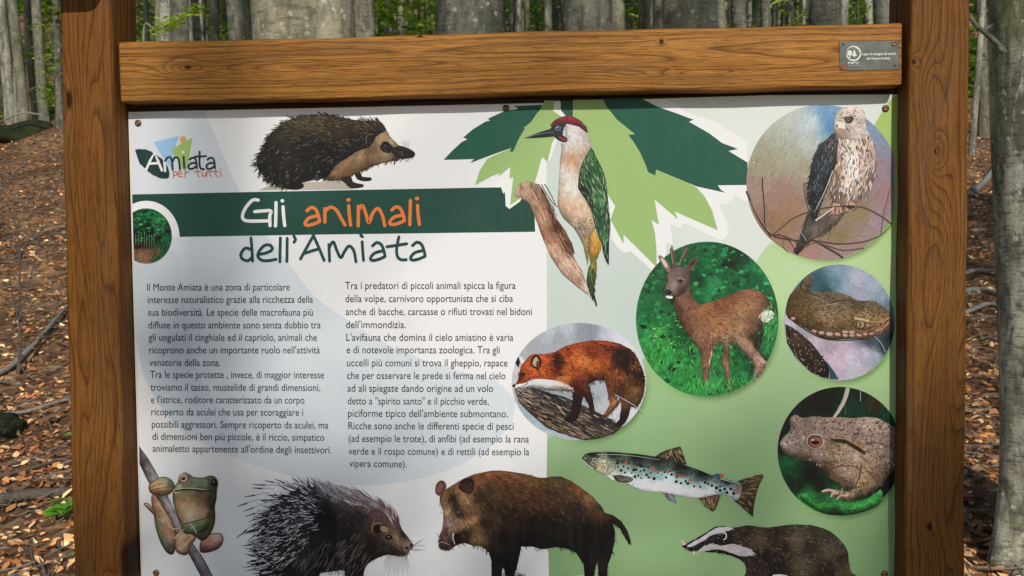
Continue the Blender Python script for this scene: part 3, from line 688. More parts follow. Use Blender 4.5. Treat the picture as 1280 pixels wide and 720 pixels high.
pr.strokes(br, 250, (3, 7), (.8, 1.5), fb, "5c463a", .2, .2); pr.strokes(br, 70, (5, 10), (.6, 1), fb, "e4dad0", .05, .2)
wing = z(smooth([(435, 140), (400, 170), (365, 200), (340, 250), (325, 320), (315, 385), (320, 440), (330, 492), (352, 522), (372, 470), (396, 400), (425, 320), (442, 262), (446, 200), (448, 165)], 2))
cg = Ctrl(z, [(400, 190, "4a4a4c"), (360, 240, "343a42"), (340, 320, "2a3038"), (335, 440, "262c34"), (380, 350, "303a44"), (420, 250, "4a4a4c"), (430, 190, "6a5c54"), (350, 500, "20262c"), (395, 300, "353d46")])
pr.field(wing, cg, 2.5, .08); fw = Flow(z, [(400, 180, 130), (350, 300, 105), (340, 480, 100), (420, 260, 115)])
pr.strokes(wing, 800, (4, 10), (.6, 1.2), fw, cg, .3, .25, hi=(.08, "55606a")); pr.strokes(wing, 60, (3, 6), (.4, .6), fw, "78828a", .15, .5); pr.strokes(wing, 300, (3, 8), (.6, 1.2), fw, "171b20", .2, .3)
pr.line(z([(425, 310), (390, 400), (345, 490)]), 1.4, "c0ab98", .6); pr.line(z([(412, 320), (375, 400), (335, 480)]), .7, "12161a")
pr.rim = (5, .16)
hd = z(smooth([(430, 130), (430, 105), (436, 75), (452, 45), (490, 28), (530, 28), (560, 50), (572, 90), (571, 130), (580, 152), (540, 175), (480, 170), (445, 160)], 2))
ch = Ctrl(z, [(480, 45, "cfc0b2"), (530, 45, "cdbcae"), (555, 90, "bfaea2"), (540, 130, "d2c6bc"), (450, 70, "bcae9e"), (500, 130, "b8a698"), (460, 145, "9c8878"), (560, 150, "cdbdb2")])
pr.field(hd, ch, 2, .03); pr.strokes(hd, 420, (2, 5), (.5, .9), Flow(z, [(500, 50, 20), (560, 100, 80), (480, 150, 70)]), ch, .12, .3); pr.strokes(hd, 120, (2, 4), (.5, .9), Flow(z, [(500, 50, 20), (560, 100, 80), (480, 150, 70)]), '8a7466', .15, .3, within=hd)
pr.flat(z(smooth([(474, 80), (495, 73), (514, 76), (514, 90), (504, 101), (490, 104), (480, 96)], 2)), "453a37"); pr.disc(z((492, 86)), 2.3, 2.1, "7d7d42"); pr.disc(z((492, 86)), 1.3, 1.3, "0f0d0c"); pr.line(z([(462, 80), (490, 74), (525, 70)]), 1.0, "5a4a40")
pr.flat(z(smooth([(434, 112), (442, 96), (468, 98), (487, 118), (472, 128), (455, 122), (444, 130), (437, 126)], 2)), "d6ccba"); pr.flat(z([(434, 112), (441, 104), (448, 112), (446, 126), (439, 128)]), "8a8478"); pr.line(z([(478, 112), (488, 126), (496, 138)]), 1.2, "5b4a42"); pr.disc(z((455, 137)), 4.5, 2.6, "a98a66")
for q in ([(432, 452), (424, 480), (421, 502)], [(440, 455), (444, 482), (441, 506)], [(448, 455), (458, 480), (461, 500)], [(486, 452), (484, 476), (489, 492)], [(498, 450), (508, 466), (517, 483)], [(506, 450), (520, 462), (527, 474)]):
    pr.line(z(q), 3.0, "c08a72", 1.6); pr.disc(z(q[-1]), .9, .9, "2c2220")
tw([(115, 340), (118, 400), (125, 480), (126, 545), (150, 600)], 1.2, "3b2d26"); tw([(45, 400), (90, 500), (150, 588), (250, 615), (350, 618), (450, 632), (560, 622), (640, 590), (684, 545)], 2.0, "44342b", 1.0)
tw([(150, 598), (200, 560), (250, 520), (330, 488), (420, 470), (540, 468), (620, 500), (684, 545)], 1.5, "57442f"); tw([(636, 585), (648, 500), (660, 450), (675, 395)], .9, "6b4f48"); tw([(345, 618), (400, 650), (440, 672), (470, 694)], 2.2, "433730"); tw([(348, 530), (390, 500), (430, 472)], 2.4, "bda893", 1.6)
tw([(150, 590), (220, 600), (300, 640), (350, 625), (400, 640), (470, 660), (560, 650)], 1.3, "5a463a"); tw([(250, 540), (290, 590), (310, 620)], .7, "8c9298"); tw([(180, 585), (230, 615), (260, 660)], .7, "4a3a30"); tw([(60, 440), (110, 530), (145, 580)], .7, "a8826f"); tw([(400, 620), (420, 560), (430, 530)], .6, "6a5a3a"); tw([(520, 625), (560, 560), (580, 520)], .6, "7d6658"); tw([(215, 600), (205, 640), (230, 670)], .6, "6a5240")
pr.disc(z((78, 275)), 1.6, .4, "e8e4dc"); pr.disc(z((500, 470)), 6, 2, "3a2e28", rot=.1)
pr.done("kestrel_picture", "round printed picture of a kestrel perched on twigs")

# ---- roe deer medallion
pr = start(14); pr.mul = 0.72; pr.sat = 0.86; z = Z(785, 295, 3.51); C = ell(884, 399, 89, 97, 80)
cb = Ctrl(z, [(200, 250, "14532e"), (100, 350, "1a6a3a"), (350, 80, "1c6638"), (450, 200, "185c34"), (380, 230, "2f8a50"), (550, 200, "1a5f36"), (300, 200, "12482a"), (480, 90, "123f28"), (580, 150, "227a44"), (150, 500, "2f8a3c"), (220, 600, "2a8038"), (450, 600, "1f7034"), (550, 560, "123a22"), (250, 400, "154d2a"), (620, 450, "2f7a40"), (350, 680, "2f8a3e"), (500, 650, "2c7a38"), (120, 420, "34913f")])
pr.field(C, cb, 4, .12)
blobs(pr, C, 150, (2.5, 8), ["0d3a22", "10452a", "1b6a3a", "268048", "0c2f1c", "1f7040"])
blobs(pr, C, 330, (1.2, 4.0), ["2a8a4a", "2f9450", "1e7040", "124a2a", "3aa45a", "0f3a22", "2a8a4a", "1c6438"])
pr.strokes(C, 1500, (1, 3), (.7, 1.6), Flow(z, [(100, 200, 20), (500, 200, 70), (300, 600, 90)]), cb, .3, 1.2, within=C, hi=(.2, 1.5))
low = z([(70, 470), (300, 480), (640, 420), (620, 520), (560, 620), (400, 690), (250, 670), (120, 600)])
pr.strokes(low, 500, (3, 8), (.5, .9), -85, Ctrl(z, [(150, 520, "4aa548"), (300, 650, "3f9a44"), (560, 560, "2a7a3a")]), .25, .35, within=C)
for (u, v) in ((130, 420), (160, 400), (110, 440), (200, 460), (230, 380)): blobs(pr, z([(u-30, v-25), (u+30, v-25), (u+30, v+25), (u-30, v+25)]), 12, (1, 2.6), ["5cb04e", "4aa040", "6cc060"], .5)
pr.mul = .92; pr.sat = .95; pr.rim = (6, .5); ant = "5c4340"
pr.flat(z([(195, 145), (188, 80), (183, 62), (193, 38), (203, 75), (210, 132), (222, 138), (236, 82), (252, 52), (262, 42), (259, 76), (236, 108), (226, 145)]), ant)
pr.line(z([(196, 120), (191, 80), (194, 50)]), 1.0, "94786c"); pr.line(z([(222, 130), (240, 85), (258, 52)]), 1.0, "8a6c60")
pr.flat(z(smooth([(256, 142), (268, 116), (312, 86), (301, 116), (276, 152)], 2)), "5a463c"); pr.flat(z([(262, 138), (275, 118), (300, 100), (285, 125)]), "32271f")
pr.flat(z(smooth([(133, 85), (150, 90), (175, 115), (185, 142), (178, 162), (160, 140), (141, 110)], 2)), "7a6458"); pr.flat(z(smooth([(142, 95), (160, 105), (174, 135), (165, 138), (150, 115)], 2)), "c0ab9e")
bd = z([(205, 266), (202, 300), (214, 345), (228, 380), (243, 402), (270, 440), (300, 480), (318, 505), (324, 560), (328, 620), (332, 648), (352, 642), (356, 600), (363, 550), (372, 510), (386, 470), (415, 475), (419, 510), (408, 560), (425, 600), (440, 650), (445, 689), (458, 681), (451, 630), (446, 590), (441, 540), (446, 474), (468, 469), (500, 502), (540, 542), (556, 577), (547, 628), (572, 610), (592, 588), (609, 555), (586, 530), (557, 490), (547, 460), (562, 430), (600, 392), (636, 350), (641, 320), (622, 282), (587, 247), (540, 230), (490, 240), (430, 266), (360, 290), (312, 301), (288, 282), (272, 240), (268, 190), (230, 200)])
cd_ = Ctrl(z, [(240, 260, "6f5244"), (220, 320, "6b4c3c"), (260, 300, "7a5540"), (280, 400, "7d5840"), (250, 380, "6a4c3a"), (300, 450, "8f6c54"), (340, 330, "835a3e"), (400, 300, "75492f"), (400, 400, "8c6242"), (450, 270, "744a32"), (520, 240, "7d5540"), (500, 320, "8f6a4c"), (480, 400, "906e52"), (560, 280, "86604a"), (610, 290, "5c4030"), (540, 400, "7a5a44"), (580, 400, "54402e"), (480, 460, "a5836c"), (430, 460, "9f806a"), (520, 480, "a38068"), (545, 440, "4a3728"), (580, 550, "b58f80"), (560, 600, "b08a7c"), (345, 540, "8f6a58"), (335, 630, "86624e"), (345, 490, "765440"), (430, 560, "8f6e58"), (450, 660, "9c7a66"), (432, 500, "7a5c4a")])
pr.field(bd, cd_, 2.2, .04)
fd = Flow(z, [(230, 300, 100), (280, 400, 70), (400, 320, 20), (520, 260, 15), (600, 320, 70), (500, 420, 60), (580, 540, 60), (340, 560, 90), (430, 600, 85)])
pr.strokes(bd, 2000, (2.5, 6), (.5, .9), fd, cd_, .16, .3, hi=(.12, 1.35))
pr.strokes(bd, 420, (2, 5), (.4, .8), fd, "3d2a1e", .2, .3)
pr.strokes(z([(560, 440), (600, 400), (570, 500), (548, 480)]), 90, (3, 6), (.6, 1.1), 75, "2e211a", .2, .2); pr.strokes(z([(205, 290), (240, 300), (250, 390), (225, 370)]), 70, (3, 6), (.5, .9), 85, "4a3226", .2, .2); pr.strokes(z([(390, 440), (460, 440), (455, 470), (390, 468)]), 50, (3, 6), (.5, .9), 10, "5c4434", .2, .2)
pr.strokes(z([(384, 470), (372, 510), (358, 560), (352, 560), (362, 510), (376, 468)]), 24, (3, 6), (.4, .7), 105, "b09a8a", .08, .1)
rp = z(smooth([(575, 345), (605, 325), (634, 330), (636, 350), (612, 372), (590, 372)], 2)); pr.field(rp, Ctrl(z, [(605, 345, "ddcfc8"), (580, 345, "b8968a"), (628, 335, "d2c0b8")]), 2); pr.strokes(rp, 90, (2, 5), (.5, 1), 60, "d6c8c0", .06, .4)
hd = z(smooth([(178, 160), (195, 140), (225, 135), (258, 140), (273, 162), (272, 200), (257, 232), (236, 256), (206, 270), (185, 277), (165, 270), (154, 248), (164, 230), (168, 190)], 2))
ch = Ctrl(z, [(220, 155, "6e5a54"), (190, 180, "75625c"), (200, 220, "8a7772"), (245, 200, "6a564e"), (230, 235, "5c4a42"), (175, 230, "7c6c68"), (255, 160, "5c4a42")])
pr.field(hd, ch, 2, .03); pr.strokes(hd, 300, (1.5, 3.5), (.5, .8), Flow(z, [(200, 160, 110), (240, 220, 120)]), ch, .14, .3)
pr.disc(z((175, 246)), 4.8, 3.6, "1a1616", rot=.2); pr.disc(z((180, 267)), 4.6, 2.0, "d8cdc8", rot=.15); pr.line(z([(160, 262), (178, 262), (195, 260)]), .7, "2a2220"); pr.disc(z((170, 243)), 1.0, .7, "5a5658")
pr.disc(z((228, 195)), 3.3, 2.7, "14100f"); pr.disc(z((226, 192)), .8, .6, "8e9298"); pr.line(z([(215, 187), (228, 184), (243, 192)]), .6, "b09c92"); pr.disc(z((170, 192)), 1.4, 2.0, "1a1514")
pr.strokes(z([(200, 680), (320, 640), (520, 640), (560, 620), (480, 690), (350, 700)]), 120, (4, 9), (.5, .9), -88, "3f9a48", .3, .3, within=C)
pr.strokes(z([(590, 330), (640, 300), (655, 380), (610, 520), (590, 500)]), 60, (4, 9), (.5, .9), -75, "4aa058", .2, .3, within=C)
pr.done("deer_picture", "round printed picture of a roe deer among green leaves")

# ---- viper medallion
pr = start(15); pr.mul = 0.82; pr.sat = 0.9; z = Z(970, 320, 4.5); C = ell(1049, 403, 69, 72.5, 80, 1118.4)
cb = Ctrl(z, [(230, 140, "34555c"), (270, 190, "2c4a50"), (350, 80, "748a9c"), (450, 120, "a09fae"), (400, 170, "8292a0"), (560, 160, "8f9aa8"), (600, 220, "7c8c9c"), (640, 280, "5a6c78"), (470, 210, "8d8f9e"), (330, 140, "5a7680"), (520, 480, "3a4850"), (640, 470, "1e2c32"), (600, 520, "2a3a42"), (300, 510, "9a8992"), (400, 560, "b3a4b4"), (330, 570, "b59fae"), (450, 640, "aaa4b0"), (560, 560, "8f96a4"), (80, 365, "a5a1ad"), (150, 420, "8f8a94"), (220, 490, "a89aa6"), (500, 540, "a59eac"), (250, 260, "5a6a70")])
pr.field(C, cb, 3, .03); pr.strokes(C, 1300, (3, 8), (.5, 1.0), Flow(z, [(450, 120, 35), (350, 560, 55), (580, 560, 40)]), cb, .12, .35, within=C)
pr.rim = (7, .45)
lc = z([(50, 382), (80, 395), (120, 420), (200, 490), (240, 540), (275, 590), (300, 640), (295, 692), (250, 680), (190, 650), (110, 570), (62, 490)])
cl = Ctrl(z, [(80, 430, "3a2c22"), (150, 520, "34281f"), (230, 600, "30251e"), (270, 670, "241c18"), (100, 500, "4a3828")])
pr.field(lc, cl, 3, .1); pr.strokes(lc, 260, (2, 4), (.7, 1.3), 55, cl, .4, .5, within=C, hi=(.25, "8a7862"))
pr.flat(z([(275, 590), (290, 600), (330, 655), (352, 694), (300, 692), (300, 640)]), "2c4a58")
bd = z(smooth([(54, 320), (60, 270), (80, 215), (120, 180), (150, 135), (196, 108), (202, 150), (190, 190), (230, 204), (280, 202), (350, 206), (410, 226), (460, 252), (520, 250), (570, 262), (620, 300), (643, 337), (641, 380), (622, 420), (582, 446), (520, 464), (440, 466), (350, 470), (280, 464), (220, 440), (150, 395), (100, 365), (66, 342)], 2))
cs = Ctrl(z, [(80, 290, "54421f"), (110, 220, "4f3d22"), (170, 160, "6a5a48"), (160, 220, "57482e"), (230, 220, "6a5a44"), (300, 240, "5f5240"), (300, 300, "6d604c"), (250, 330, "7a664e"), (180, 340, "5f4a2a"), (300, 370, "83694f"), (380, 260, "64563f"), (400, 340, "7a6048"), (240, 390, "5a4428"), (380, 410, "5f472e"), (460, 280, "54472f"), (520, 290, "675844"), (590, 300, "6a5a42"), (600, 370, "86684a"), (540, 400, "7a5a3c"), (560, 440, "967460"), (450, 440, "8a6e58"), (120, 350, "6a5128"), (500, 340, "8a7052"), (430, 380, "6a5238")])
pr.field(bd, cs, 2.4, .05); fs = Flow(z, [(100, 260, -50), (200, 240, 30), (300, 280, 15), (550, 280, 30), (250, 380, 30), (450, 420, 0), (600, 400, -40)])
pr.strokes(bd, 1300, (2, 4.5), (.6, 1.2), fs, cs, .24, .5, hi=(.16, 1.5), within=C)
pr.strokes(bd, 520, (1.5, 3.5), (.6, 1.1), fs, "2f2416", .25, .6, within=C)
pr.line(z([(280, 290), (330, 255), (390, 250), (440, 262)]), 1.6, "3c3120", .8); pr.line(z([(150, 140), (140, 180), (180, 205), (240, 225)]), 1.5, "392d1c"); pr.line(z([(270, 300), (290, 275), (350, 268)]), .9, "9a8a70")
pr.line(z([(66, 342), (130, 390), (220, 446), (300, 470), (400, 474), (520, 466)]), 2.0, "2a2220", 1.0)
for (u, v, r) in ((95, 352, 3), (215, 424, 3.3), (255, 433, 4), (300, 440, 4.4), (345, 441, 4.2), (388, 428, 4.2), (388, 447, 3.6), (425, 430, 3.6), (425, 448, 3.4), (465, 446, 3.8), (500, 440, 3.4), (535, 438, 3)):
    pr.disc(z((u, v)), r*1.1, r*.72, "6a4c40", rot=.1); pr.disc(z((u, v-2)), r*pr.r.uniform(.75, 1.0), r*pr.r.uniform(.38, .55), "a88c7c", rot=pr.r.uniform(-.1, .35))
pr.line(z([(440, 350), (480, 356), (520, 366)]), 2.4, "b59a78"); pr.line(z([(520, 366), (570, 372), (615, 360), (641, 342)]), 1.6, "9c7d5c"); pr.disc(z((478, 384)), 6.6, 5.0, "4a3b28"); pr.disc(z((476, 384)), 4.6, 4.2, "8a7c62"); pr.disc(z((472, 384)), .9, 3.8, "15100c")
pr.line(z([(430, 372), (450, 405), (500, 412), (540, 400)]), 1.1, "35281a"); pr.line(z([(560, 420), (600, 405), (636, 370)]), 1.6, "b07a58"); pr.disc(z((588, 385)), 1.6, 1.2, "2a1c14")
pr.line(z([(555, 452), (590, 490), (615, 540)]), .4, "c8ccd2")
pr.done("viper_picture", "round printed picture of a brown viper head")

# ---- toad medallion
pr = start(16); pr.mul = np.array([.78, .74, .64]); pr.sat = 0.82; z = Z(960, 475, 4.112); C = ell(1050, 564, 78, 80.5, 84, 1118.8)
cb = Ctrl(z, [(150, 130, "1c1a18"), (250, 90, "1f1a18"), (450, 150, "103a2a"), (450, 70, "12281f"), (550, 110, "3a2a20"), (620, 180, "0f4030"), (590, 90, "142a20"), (100, 430, "1a5a34"), (130, 480, "123c26"), (220, 480, "1c1c18"), (150, 540, "1b2a1e"), (270, 540, "14201a"), (300, 600, "1f5a30"), (200, 610, "2a8a40"), (450, 650, "2a8a3e"), (330, 660, "247a38"), (600, 600, "141c18"), (640, 540, "12181a"), (85, 330, "181716"), (450, 590, "15251c")])
pr.field(C, cb, 3, .1); pr.strokes(C, 900, (1.5, 5), (.5, 1.1), 60, cb, .35, 1.2, within=C)
pr.rim = (10, .55)
lf = z(smooth([(150, 590), (215, 580), (245, 640), (330, 610), (420, 634), (520, 604), (578, 560), (588, 600), (560, 650), (440, 690), (330, 694), (240, 668)], 2)); cf = Ctrl(z, [(200, 610, "2f9444"), (300, 650, "2a7f3c"), (450, 650, "3aa04a"), (560, 600, "3fa84e"), (340, 680, "185030"), (400, 660, "2f8a42")])
pr.field(lf, cf, 3, .06); pr.strokes(lf, 350, (2, 5), (.6, 1.2), 15, cf, .3, .6, within=C)
pr.line(z([(410, 40), (396, 95), (368, 150), (338, 192)]), 5.2, "aaa39c", 3.4); pr.line(z([(398, 40), (384, 95), (355, 150)]), 1.0, "6a625c"); pr.line(z([(475, 50), (474, 110)]), .7, "9aa0a0"); pr.line(z([(395, 110), (396, 180)]), .5, "5f7a70")
bd = z(smooth([(60, 330), (72, 300), (105, 268), (116, 240), (109, 210), (122, 186), (146, 179), (175, 195), (230, 187), (300, 192), (370, 190), (440, 196), (500, 189), (560, 196), (610, 220), (640, 240)], 2, False))
bd = np.concatenate([bd, z([(654, 236), (654, 440), (640, 470), (612, 492), (582, 542), (530, 582), (470, 602), (430, 622), (382, 616), (352, 596), (332, 611), (322, 582), (280, 581), (275, 570), (310, 560), (360, 565), (420, 577), (438, 556), (390, 545), (340, 520), (310, 490), (270, 450), (235, 420), (160, 405), (100, 386), (70, 360)])])
ct = Ctrl(z, [(80, 335, "b39c9c"), (100, 300, "a08c88"), (140, 200, "9c8680"), (140, 260, "86746e"), (200, 220, "7d6c68"), (170, 350, "9e8a84"), (130, 370, "ab948e"), (250, 390, "a48e86"), (200, 395, "8a7468"), (300, 240, "84716a"), (350, 210, "8f7c76"), (360, 360, "94806f"), (330, 330, "7a6650"), (430, 230, "8d7a74"), (480, 210, "a18c86"), (560, 230, "a9948c"), (620, 280, "9a8680"), (560, 320, "93807a"), (460, 290, "86726a"), (380, 400, "9a8070"), (440, 400, "a88f84"), (420, 480, "a38c82"), (350, 480, "8f7566"), (300, 460, "6d5546"), (400, 540, "8a7060"), (500, 460, "a88a74"), (540, 400, "a68c7c"), (520, 530, "a5886c"), (620, 400, "94807a"), (600, 470, "8c7464"), (450, 590, "8a6f58"), (390, 595, "b29886"), (330, 590, "b89c8e"), (480, 560, "9c7f62")])
pr.field(bd, ct, 2.4, .05); ft = Flow(z, [(150, 300, 20), (350, 250, 10), (500, 450, -60), (400, 480, 40), (600, 300, 60), (450, 590, -40)])
pr.strokes(bd, 1500, (1.5, 4), (.5, 1.1), ft, ct, .16, .7, hi=(.15, 1.3), within=C)
pr.strokes(bd, 520, (1.5, 4.5), (.8, 1.8), ft, '5c473c', .25, .8, within=C); pr.strokes(bd, 500, (2, 6), (1.0, 2.2), ft, ct, .3, .9, within=C, hi=(.3, .4))
for i in range(110):
    q = pr.r.uniform(z((120, 190)), z((650, 500))); q = np.asarray(q)
    if not inside(bd, q[None])[0]: continue
    r = pr.r.uniform(.8, 2.2); c = np.clip(ct(q[None])[0]*.74, 0, 1); pr.disc(q+np.array([.4, .5]), r, r*.85, '%02x%02x%02x' % tuple(int(255*v) for v in c), n=9); c = np.clip(ct(q[None])[0]*1.06, 0, 1); pr.disc(q, r*.8, r*.65, '%02x%02x%02x' % tuple(int(255*v) for v in c), n=9)
for (u, v, r) in ((452, 268, 3.6), (520, 315, 4.2), (335, 207, 3), (380, 250, 3), (560, 215, 3), (420, 215, 2.2)):
    pr.disc(z((u, v)), r, r*.85, "584a48"); pr.disc(z((u-3, v-5)), r*.7, r*.5, "9a8682")
pr.flat(z(smooth([(318, 305), (360, 298), (405, 308), (450, 335), (490, 362), (500, 382), (475, 372), (440, 350), (400, 325), (350, 318)], 2)), "33271e"); pr.line(z([(440, 318), (470, 338), (492, 362)]), 2.4, "ad7c3c", 1.2); pr.line(z([(330, 300), (390, 302), (440, 328)]), .9, "8a7264")
pr.line(z([(75, 365), (110, 385), (165, 404), (235, 417), (300, 420), (360, 412)]), 1.3, "55453e"); pr.line(z([(330, 450), (380, 440), (440, 440), (470, 460)]), 1.2, "5c4a40"); pr.line(z([(310, 490), (360, 520), (430, 545)]), 1.4, "6c5548"); pr.line(z([(480, 430), (470, 490), (445, 550)]), 1.5, "5a4636")
for k in range(9): pr.line(z([(490+k*9, 440+k*11), (515+k*8, 470+k*9), (560+k*4, 475+k*8)]), .7, "6e5542")
pr.disc(z((243, 312)), 13, 11, "7a6c68"); pr.disc(z((243, 312)), 11.4, 9.4, "a39a9a"); pr.disc(z((241, 316)), 9.6, 7.8, "1c1616"); pr.disc(z((243, 317)), 8.6, 6.7, "8a4f48"); pr.disc(z((241, 320)), 5.4, 2.5, "120d0d"); pr.disc(z((229, 307)), 1.6, 1.0, "e0d6d4"); pr.line(z([(205, 300), (225, 285), (262, 287), (290, 305)]), 1.1, "5a4c48"); pr.disc(z((125, 306)), 1.0, .8, "3a2e2c")
pr.line(z([(275, 572), (310, 562), (345, 572)]), 2.4, "bda394"); pr.line(z([(322, 600), (332, 580), (360, 580)]), 2.4, "b59a8a"); pr.line(z([(352, 610), (370, 594), (400, 590)]), 2.0, "b29684")
pr.done("toad_picture", "round printed picture of a warty toad with a red eye")

# ---- fox medallion
pr = start(17); pr.mul = 0.8; pr.sat = 0.95; z = Z(630, 395, 4.364); C = ell(724, 477, 84, 73.5, 80)
cb = Ctrl(z, [(430, 80, "858a93"), (300, 110, "8f949c"), (250, 80, "a8abb0"), (180, 170, "95989c"), (340, 60, "aaaeb4"), (480, 80, "7f858e"), (560, 90, "b0b0ba"), (680, 150, "c6c2cb"), (620, 110, "bdbac4"), (90, 540, "8d9aa2"), (180, 600, "93a3aa"), (240, 640, "a0a8ac"), (520, 400, "9aa0a4"), (500, 440, "8a9094"), (620, 520, "b4b4b9"), (700, 540, "c0bcc2"), (60, 320, "b0acb0"), (300, 400, "8f9396"), (540, 470, "a9acb0")])
pr.field(C, cb, 3, .02); pr.strokes(C, 900, (4, 12), (.6, 1.2), Flow(z, [(400, 80, 90), (650, 130, 70), (120, 560, 40), (520, 420, 80)]), cb, .08, .2, within=C)
pr.rim = (6, .5)
lg = z([(56, 400), (90, 385), (130, 382), (200, 400), (250, 420), (330, 440), (400, 470), (520, 530), (590, 570), (650, 600), (600, 642), (520, 668), (440, 678), (380, 662), (320, 640), (250, 618), (190, 575), (130, 520), (80, 470)])
cl = Ctrl(z, [(90, 400, "8a7e72"), (150, 390, "4a4440"), (220, 430, "26262a"), (300, 430, "34363a"), (130, 440, "8f7a6c"), (200, 480, "6f6456"), (280, 500, "4a443a"), (300, 590, "8a7650"), (260, 580, "94805a"), (400, 600, "8c6a58"), (420, 650, "a07f6e"), (350, 540, "3c3a34"), (500, 560, "2e2c2a"), (480, 620, "6a5a4c"), (560, 600, "3a3634"), (350, 630, "9a8070"), (180, 530, "8a6a58"), (560, 640, "8f7668")])
pr.field(lg, cl, 2.5, .06); pr.strokes(lg, 800, (5, 14), (.6, 1.4), 27, cl, .3, .12, within=C, hi=(.18, "1c1c1e"))
pr.strokes(lg, 200, (8, 20), (.8, 1.6), 27, "26262a", .2, .1, within=lg); pr.strokes(lg, 50, (5, 12), (.6, 1.1), 27, "a0927e", .15, .12, within=C)
fx = z([(95, 262), (112, 248), (140, 215), (165, 206), (200, 210), (240, 204), (280, 195), (330, 165), (400, 145), (480, 131), (560, 134), (630, 150), (690, 180), (730, 230), (756, 290), (770, 350), (764, 420), (740, 480), (718, 502), (692, 492), (682, 540), (655, 590), (622, 606), (598, 600), (630, 562), (641, 482), (622, 440), (596, 412), (630, 472), (602, 512), (560, 552), (538, 548), (578, 482), (568, 420), (548, 350), (500, 352), (462, 370), (482, 440), (497, 522), (480, 542), (456, 472), (432, 430), (420, 500), (396, 572), (350, 582), (325, 562), (362, 538), (375, 470), (372, 404), (330, 402), (230, 396), (130, 386), (60, 388), (45, 380), (64, 370), (80, 340), (86, 300)])
cf = Ctrl(z, [(110, 290, "a04e28"), (150, 300, "b4592c"), (90, 340, "8f4424"), (220, 240, "a34a24"), (230, 300, "ad5228"), (290, 240, "4a2014"), (280, 290, "6a2c18"), (330, 200, "8f4020"), (350, 300, "a85426"), (430, 250, "c0713a"), (380, 240, "b5602e"), (480, 200, "6a2f1a"), (560, 150, "8c4024"), (500, 280, "b0602c"), (560, 250, "8a4522"), (620, 220, "3a2018"), (660, 250, "32201a"), (690, 200, "5a2c1c"), (600, 320, "8a4a24"), (560, 330, "6a3c20"), (710, 270, "8a5a30"), (740, 320, "40281c"), (720, 400, "6c4e2e"), (740, 450, "54402a"), (690, 350, "57381f"), (640, 400, "4a2a1a"), (400, 380, "4a2014"), (410, 460, "26161a"), (350, 560, "241a1a"), (470, 460, "34201a"), (600, 470, "a06e44"), (560, 530, "8c5e3a"), (600, 420, "7a4c2c"), (650, 540, "2e1c18"), (620, 590, "2a1c1a"), (430, 345, "7a3a1c"), (480, 340, "5a2c1a"), (320, 350, "b06a40")])
pr.field(fx, cf, 2, .05); ff = Flow(z, [(120, 290, 20), (240, 240, 10), (430, 220, 8), (600, 200, 25), (730, 320, 75), (720, 440, 95), (400, 470, 100), (620, 480, 110), (480, 460, 80), (300, 330, 40), (600, 340, 70)])
pr.strokes(fx, 2300, (2.5, 6.5), (.5, 1.0), ff, cf, .22, .3, hi=(.14, 1.45), within=C)
pr.strokes(z([(480, 135), (690, 185), (760, 330), (700, 320), (620, 280), (560, 200)]), 260, (3, 7), (.5, .9), ff, "24160f", .2, .3, within=C)
pr.strokes(fx, 520, (2, 5), (.5, .9), ff, "2e130a", .3, .3, within=C); [pr.strokes(ell(*z([(u, v)])[0], a_/4.364, b_/4.364, 20), n_, (2, 7), (.5, 1.0), ff, c_, .3, .5, within=C) for u, v, a_, b_, n_, c_ in ((286, 250, 20, 52, 60, "2a130c"), (292, 262, 34, 66, 45, "3a1a10"), (640, 235, 45, 50, 90, "1e1210"), (655, 245, 75, 75, 90, "2a1812"), (610, 270, 50, 60, 40, "3a2014"), (735, 330, 30, 60, 45, "2a1a12"))]
pr.strokes(z([(85, 300), (120, 310), (110, 345), (75, 350)]), 70, (1.5, 3.5), (.4, .7), 130, "4a2012", .3, .4, within=C)
wt = z(smooth([(100, 384), (150, 346), (220, 344), (300, 354), (352, 376), (372, 402), (300, 404), (220, 397), (140, 388)], 2)); cw = Ctrl(z, [(150, 365, "d8d4d2"), (230, 365, "e2dedc"), (320, 385, "c6b8ae"), (330, 370, "b59880")])
pr.field(wt, cw, 2, .02); pr.strokes(wt, 260, (3, 6), (.5, 1), 25, cw, .08, .25)
pr.flat(z(smooth([(50, 384), (70, 372), (100, 368), (130, 362), (120, 384), (80, 392)], 2)), "d0ccca"); pr.line(z([(72, 392), (105, 382), (132, 364)]), 1.0, "3a302c"); pr.disc(z((55, 379)), 1.9, 1.9, "15110f")
pr.flat(z([(80, 218), (100, 226), (112, 248), (96, 264), (90, 250)]), "d6cec8"); pr.flat(z([(62, 255), (78, 218), (88, 252), (80, 280)]), "2a201c")
pr.flat(z(smooth([(146, 262), (148, 236), (163, 212), (188, 214), (204, 245), (200, 275), (182, 288), (160, 280)], 2)), "331c14"); pr.flat(z(smooth([(156, 262), (162, 236), (176, 222), (192, 244), (190, 268), (174, 276)], 2)), "a98f78"); pr.flat(z(smooth([(174, 268), (182, 242), (194, 250), (194, 274), (184, 282)], 2)), "64382a"); pr.disc(z((102, 317)), 3.6, 2.0, "33201a", rot=-.3); pr.disc(z((100, 316)), 1.2, .9, "0d0908"); pr.line(z([(112, 325), (90, 345), (75, 362)]), 1.0, "6a3018")
pr.line(z([(610, 430), (700, 480), (770, 530)]), .5, "d8d4cc")
pr.done("fox_picture", "oval printed picture of a red fox standing on a log")

